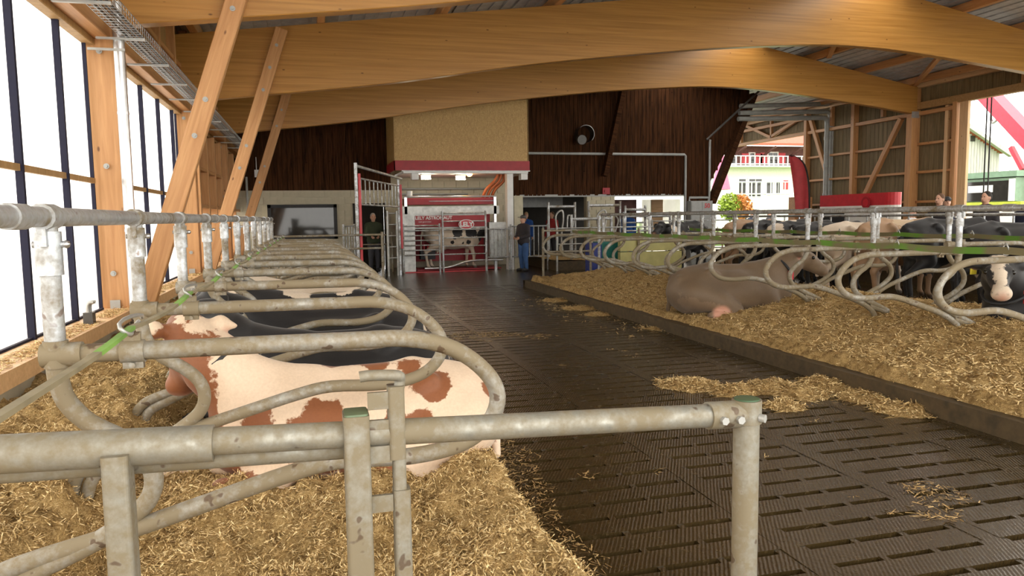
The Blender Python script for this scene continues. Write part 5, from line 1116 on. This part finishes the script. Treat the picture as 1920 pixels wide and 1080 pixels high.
q = Bp(1823, 260); build(box((q.x-.2, BY-.07, q.z-.2), (q.x+.2, BY-.03, q.z+.2)), 'hatch', 'dark', t)
# lorry with cab windows and crane
TX = 25.0
def Tp(x, y): return Vector(PX(x, y, TX))
t = thing('lorry', 'lorry cab with a wide dark window, green roof and yellow lower band outside the doorway', 'lorry', (TX, 22.5, 0))
a, b = Tp(1796, 330), Tp(1905, 330); zt_, zg, zy, zb_ = Tp(1850, 323).z, Tp(1850, 378).z, Tp(1850, 388).z, .5
build(box((TX, b.y, zg), (TX+2.4, a.y+1, zt_-.25)).box((TX+.1, b.y, zb_), (TX+2.4, a.y+1, zg)), 'cab', 'green_truck', t); build(box((TX-.08, b.y-.1, zt_-.22), (TX+2.5, a.y+1, zt_)), 'roof', 'green_truck', t)
build(box((TX-.06, b.y-.3, zg-.28), (TX+.1, a.y+1, zg-.02)), 'yellow_band', 'lime', t); build(box((TX-.04, b.y+.25, zg+.02), (TX, a.y+.9, zt_-.35)), 'window', 'glass_dark', t)
build(box((TX-.07, b.y+.0, zg), (TX-.01, b.y+.22, zt_-.3)), 'pillar', 'white', t); build(box((TX-.06, b.y+.9, zg+.35), (TX-.045, b.y+2.0, zt_-.5)), 'inner_window', 'white', t)
build(box((TX-.07, b.y-.3, .75), (TX+.1, a.y+1, zg-.3)), 'lower_panel', 'render_white', t)
for yy in (b.y+.8, a.y-.2): build(MB().tube([(TX-.1, yy, .4), (TX+.4, yy, .4)], .48, 20), 'wheel', 'black', t)
t = thing('crane', 'red crane boom reaching down from the upper right outside the doorway', 'crane', (TX+1.5, 20, 0))
c0, c1 = Vector(PX(1862, 188, TX+1)), Vector(PX(1960, 292, TX+1)); dd = (c1-c0).normalized()
build(MB().bar(c0-dd*1.0, c1, .5, .62, (1, 0, 0)), 'boom', 'crane', t); build(MB().bar(Vector(PX(1896, 276, TX+1)), Vector(PX(1918, 318, TX+1)), .15, .17, (1, 0, 0)), 'ram', 'crane', t)
c2 = Vector((c1.x, c1.y-2.0, c1.z-2.5)); build(MB().bar(c1-dd*.3, (c1.x+.2, c1.y-.3, .5), .6, .6, (1, 0, 0)), 'mast', 'crane', t); build(box((c1.x-.6, c1.y-1.6, .0), (c1.x+1.2, c1.y+1.0, .9)), 'base', 'white', t)
q = Vector(PX(1862, 218, TX+.9)); hk_ = path('hook', smooth_path([q+Vector((0, 0, .5)), q+Vector((0, .1, 0)), q+Vector((0, 0, -.25)), q+Vector((0, -.2, -.15))], 4), .05, 'steel_dull', t)
for px, lb in ((1853, 'left'), (1861, 'right')):
    p, q = Vector(PX(px+2, 255, RX+.4)), Vector(PX(px-4, 400, RX+.4)); o = build(MB().tube([(RX+.27, p.y, 5.4), (RX+.27, q.y, -.1)], .022, 6), 'black_cable', 'cable'); tag(o, 'thin black cable hanging down in the bright doorway, %s of two' % lb, 'cable')
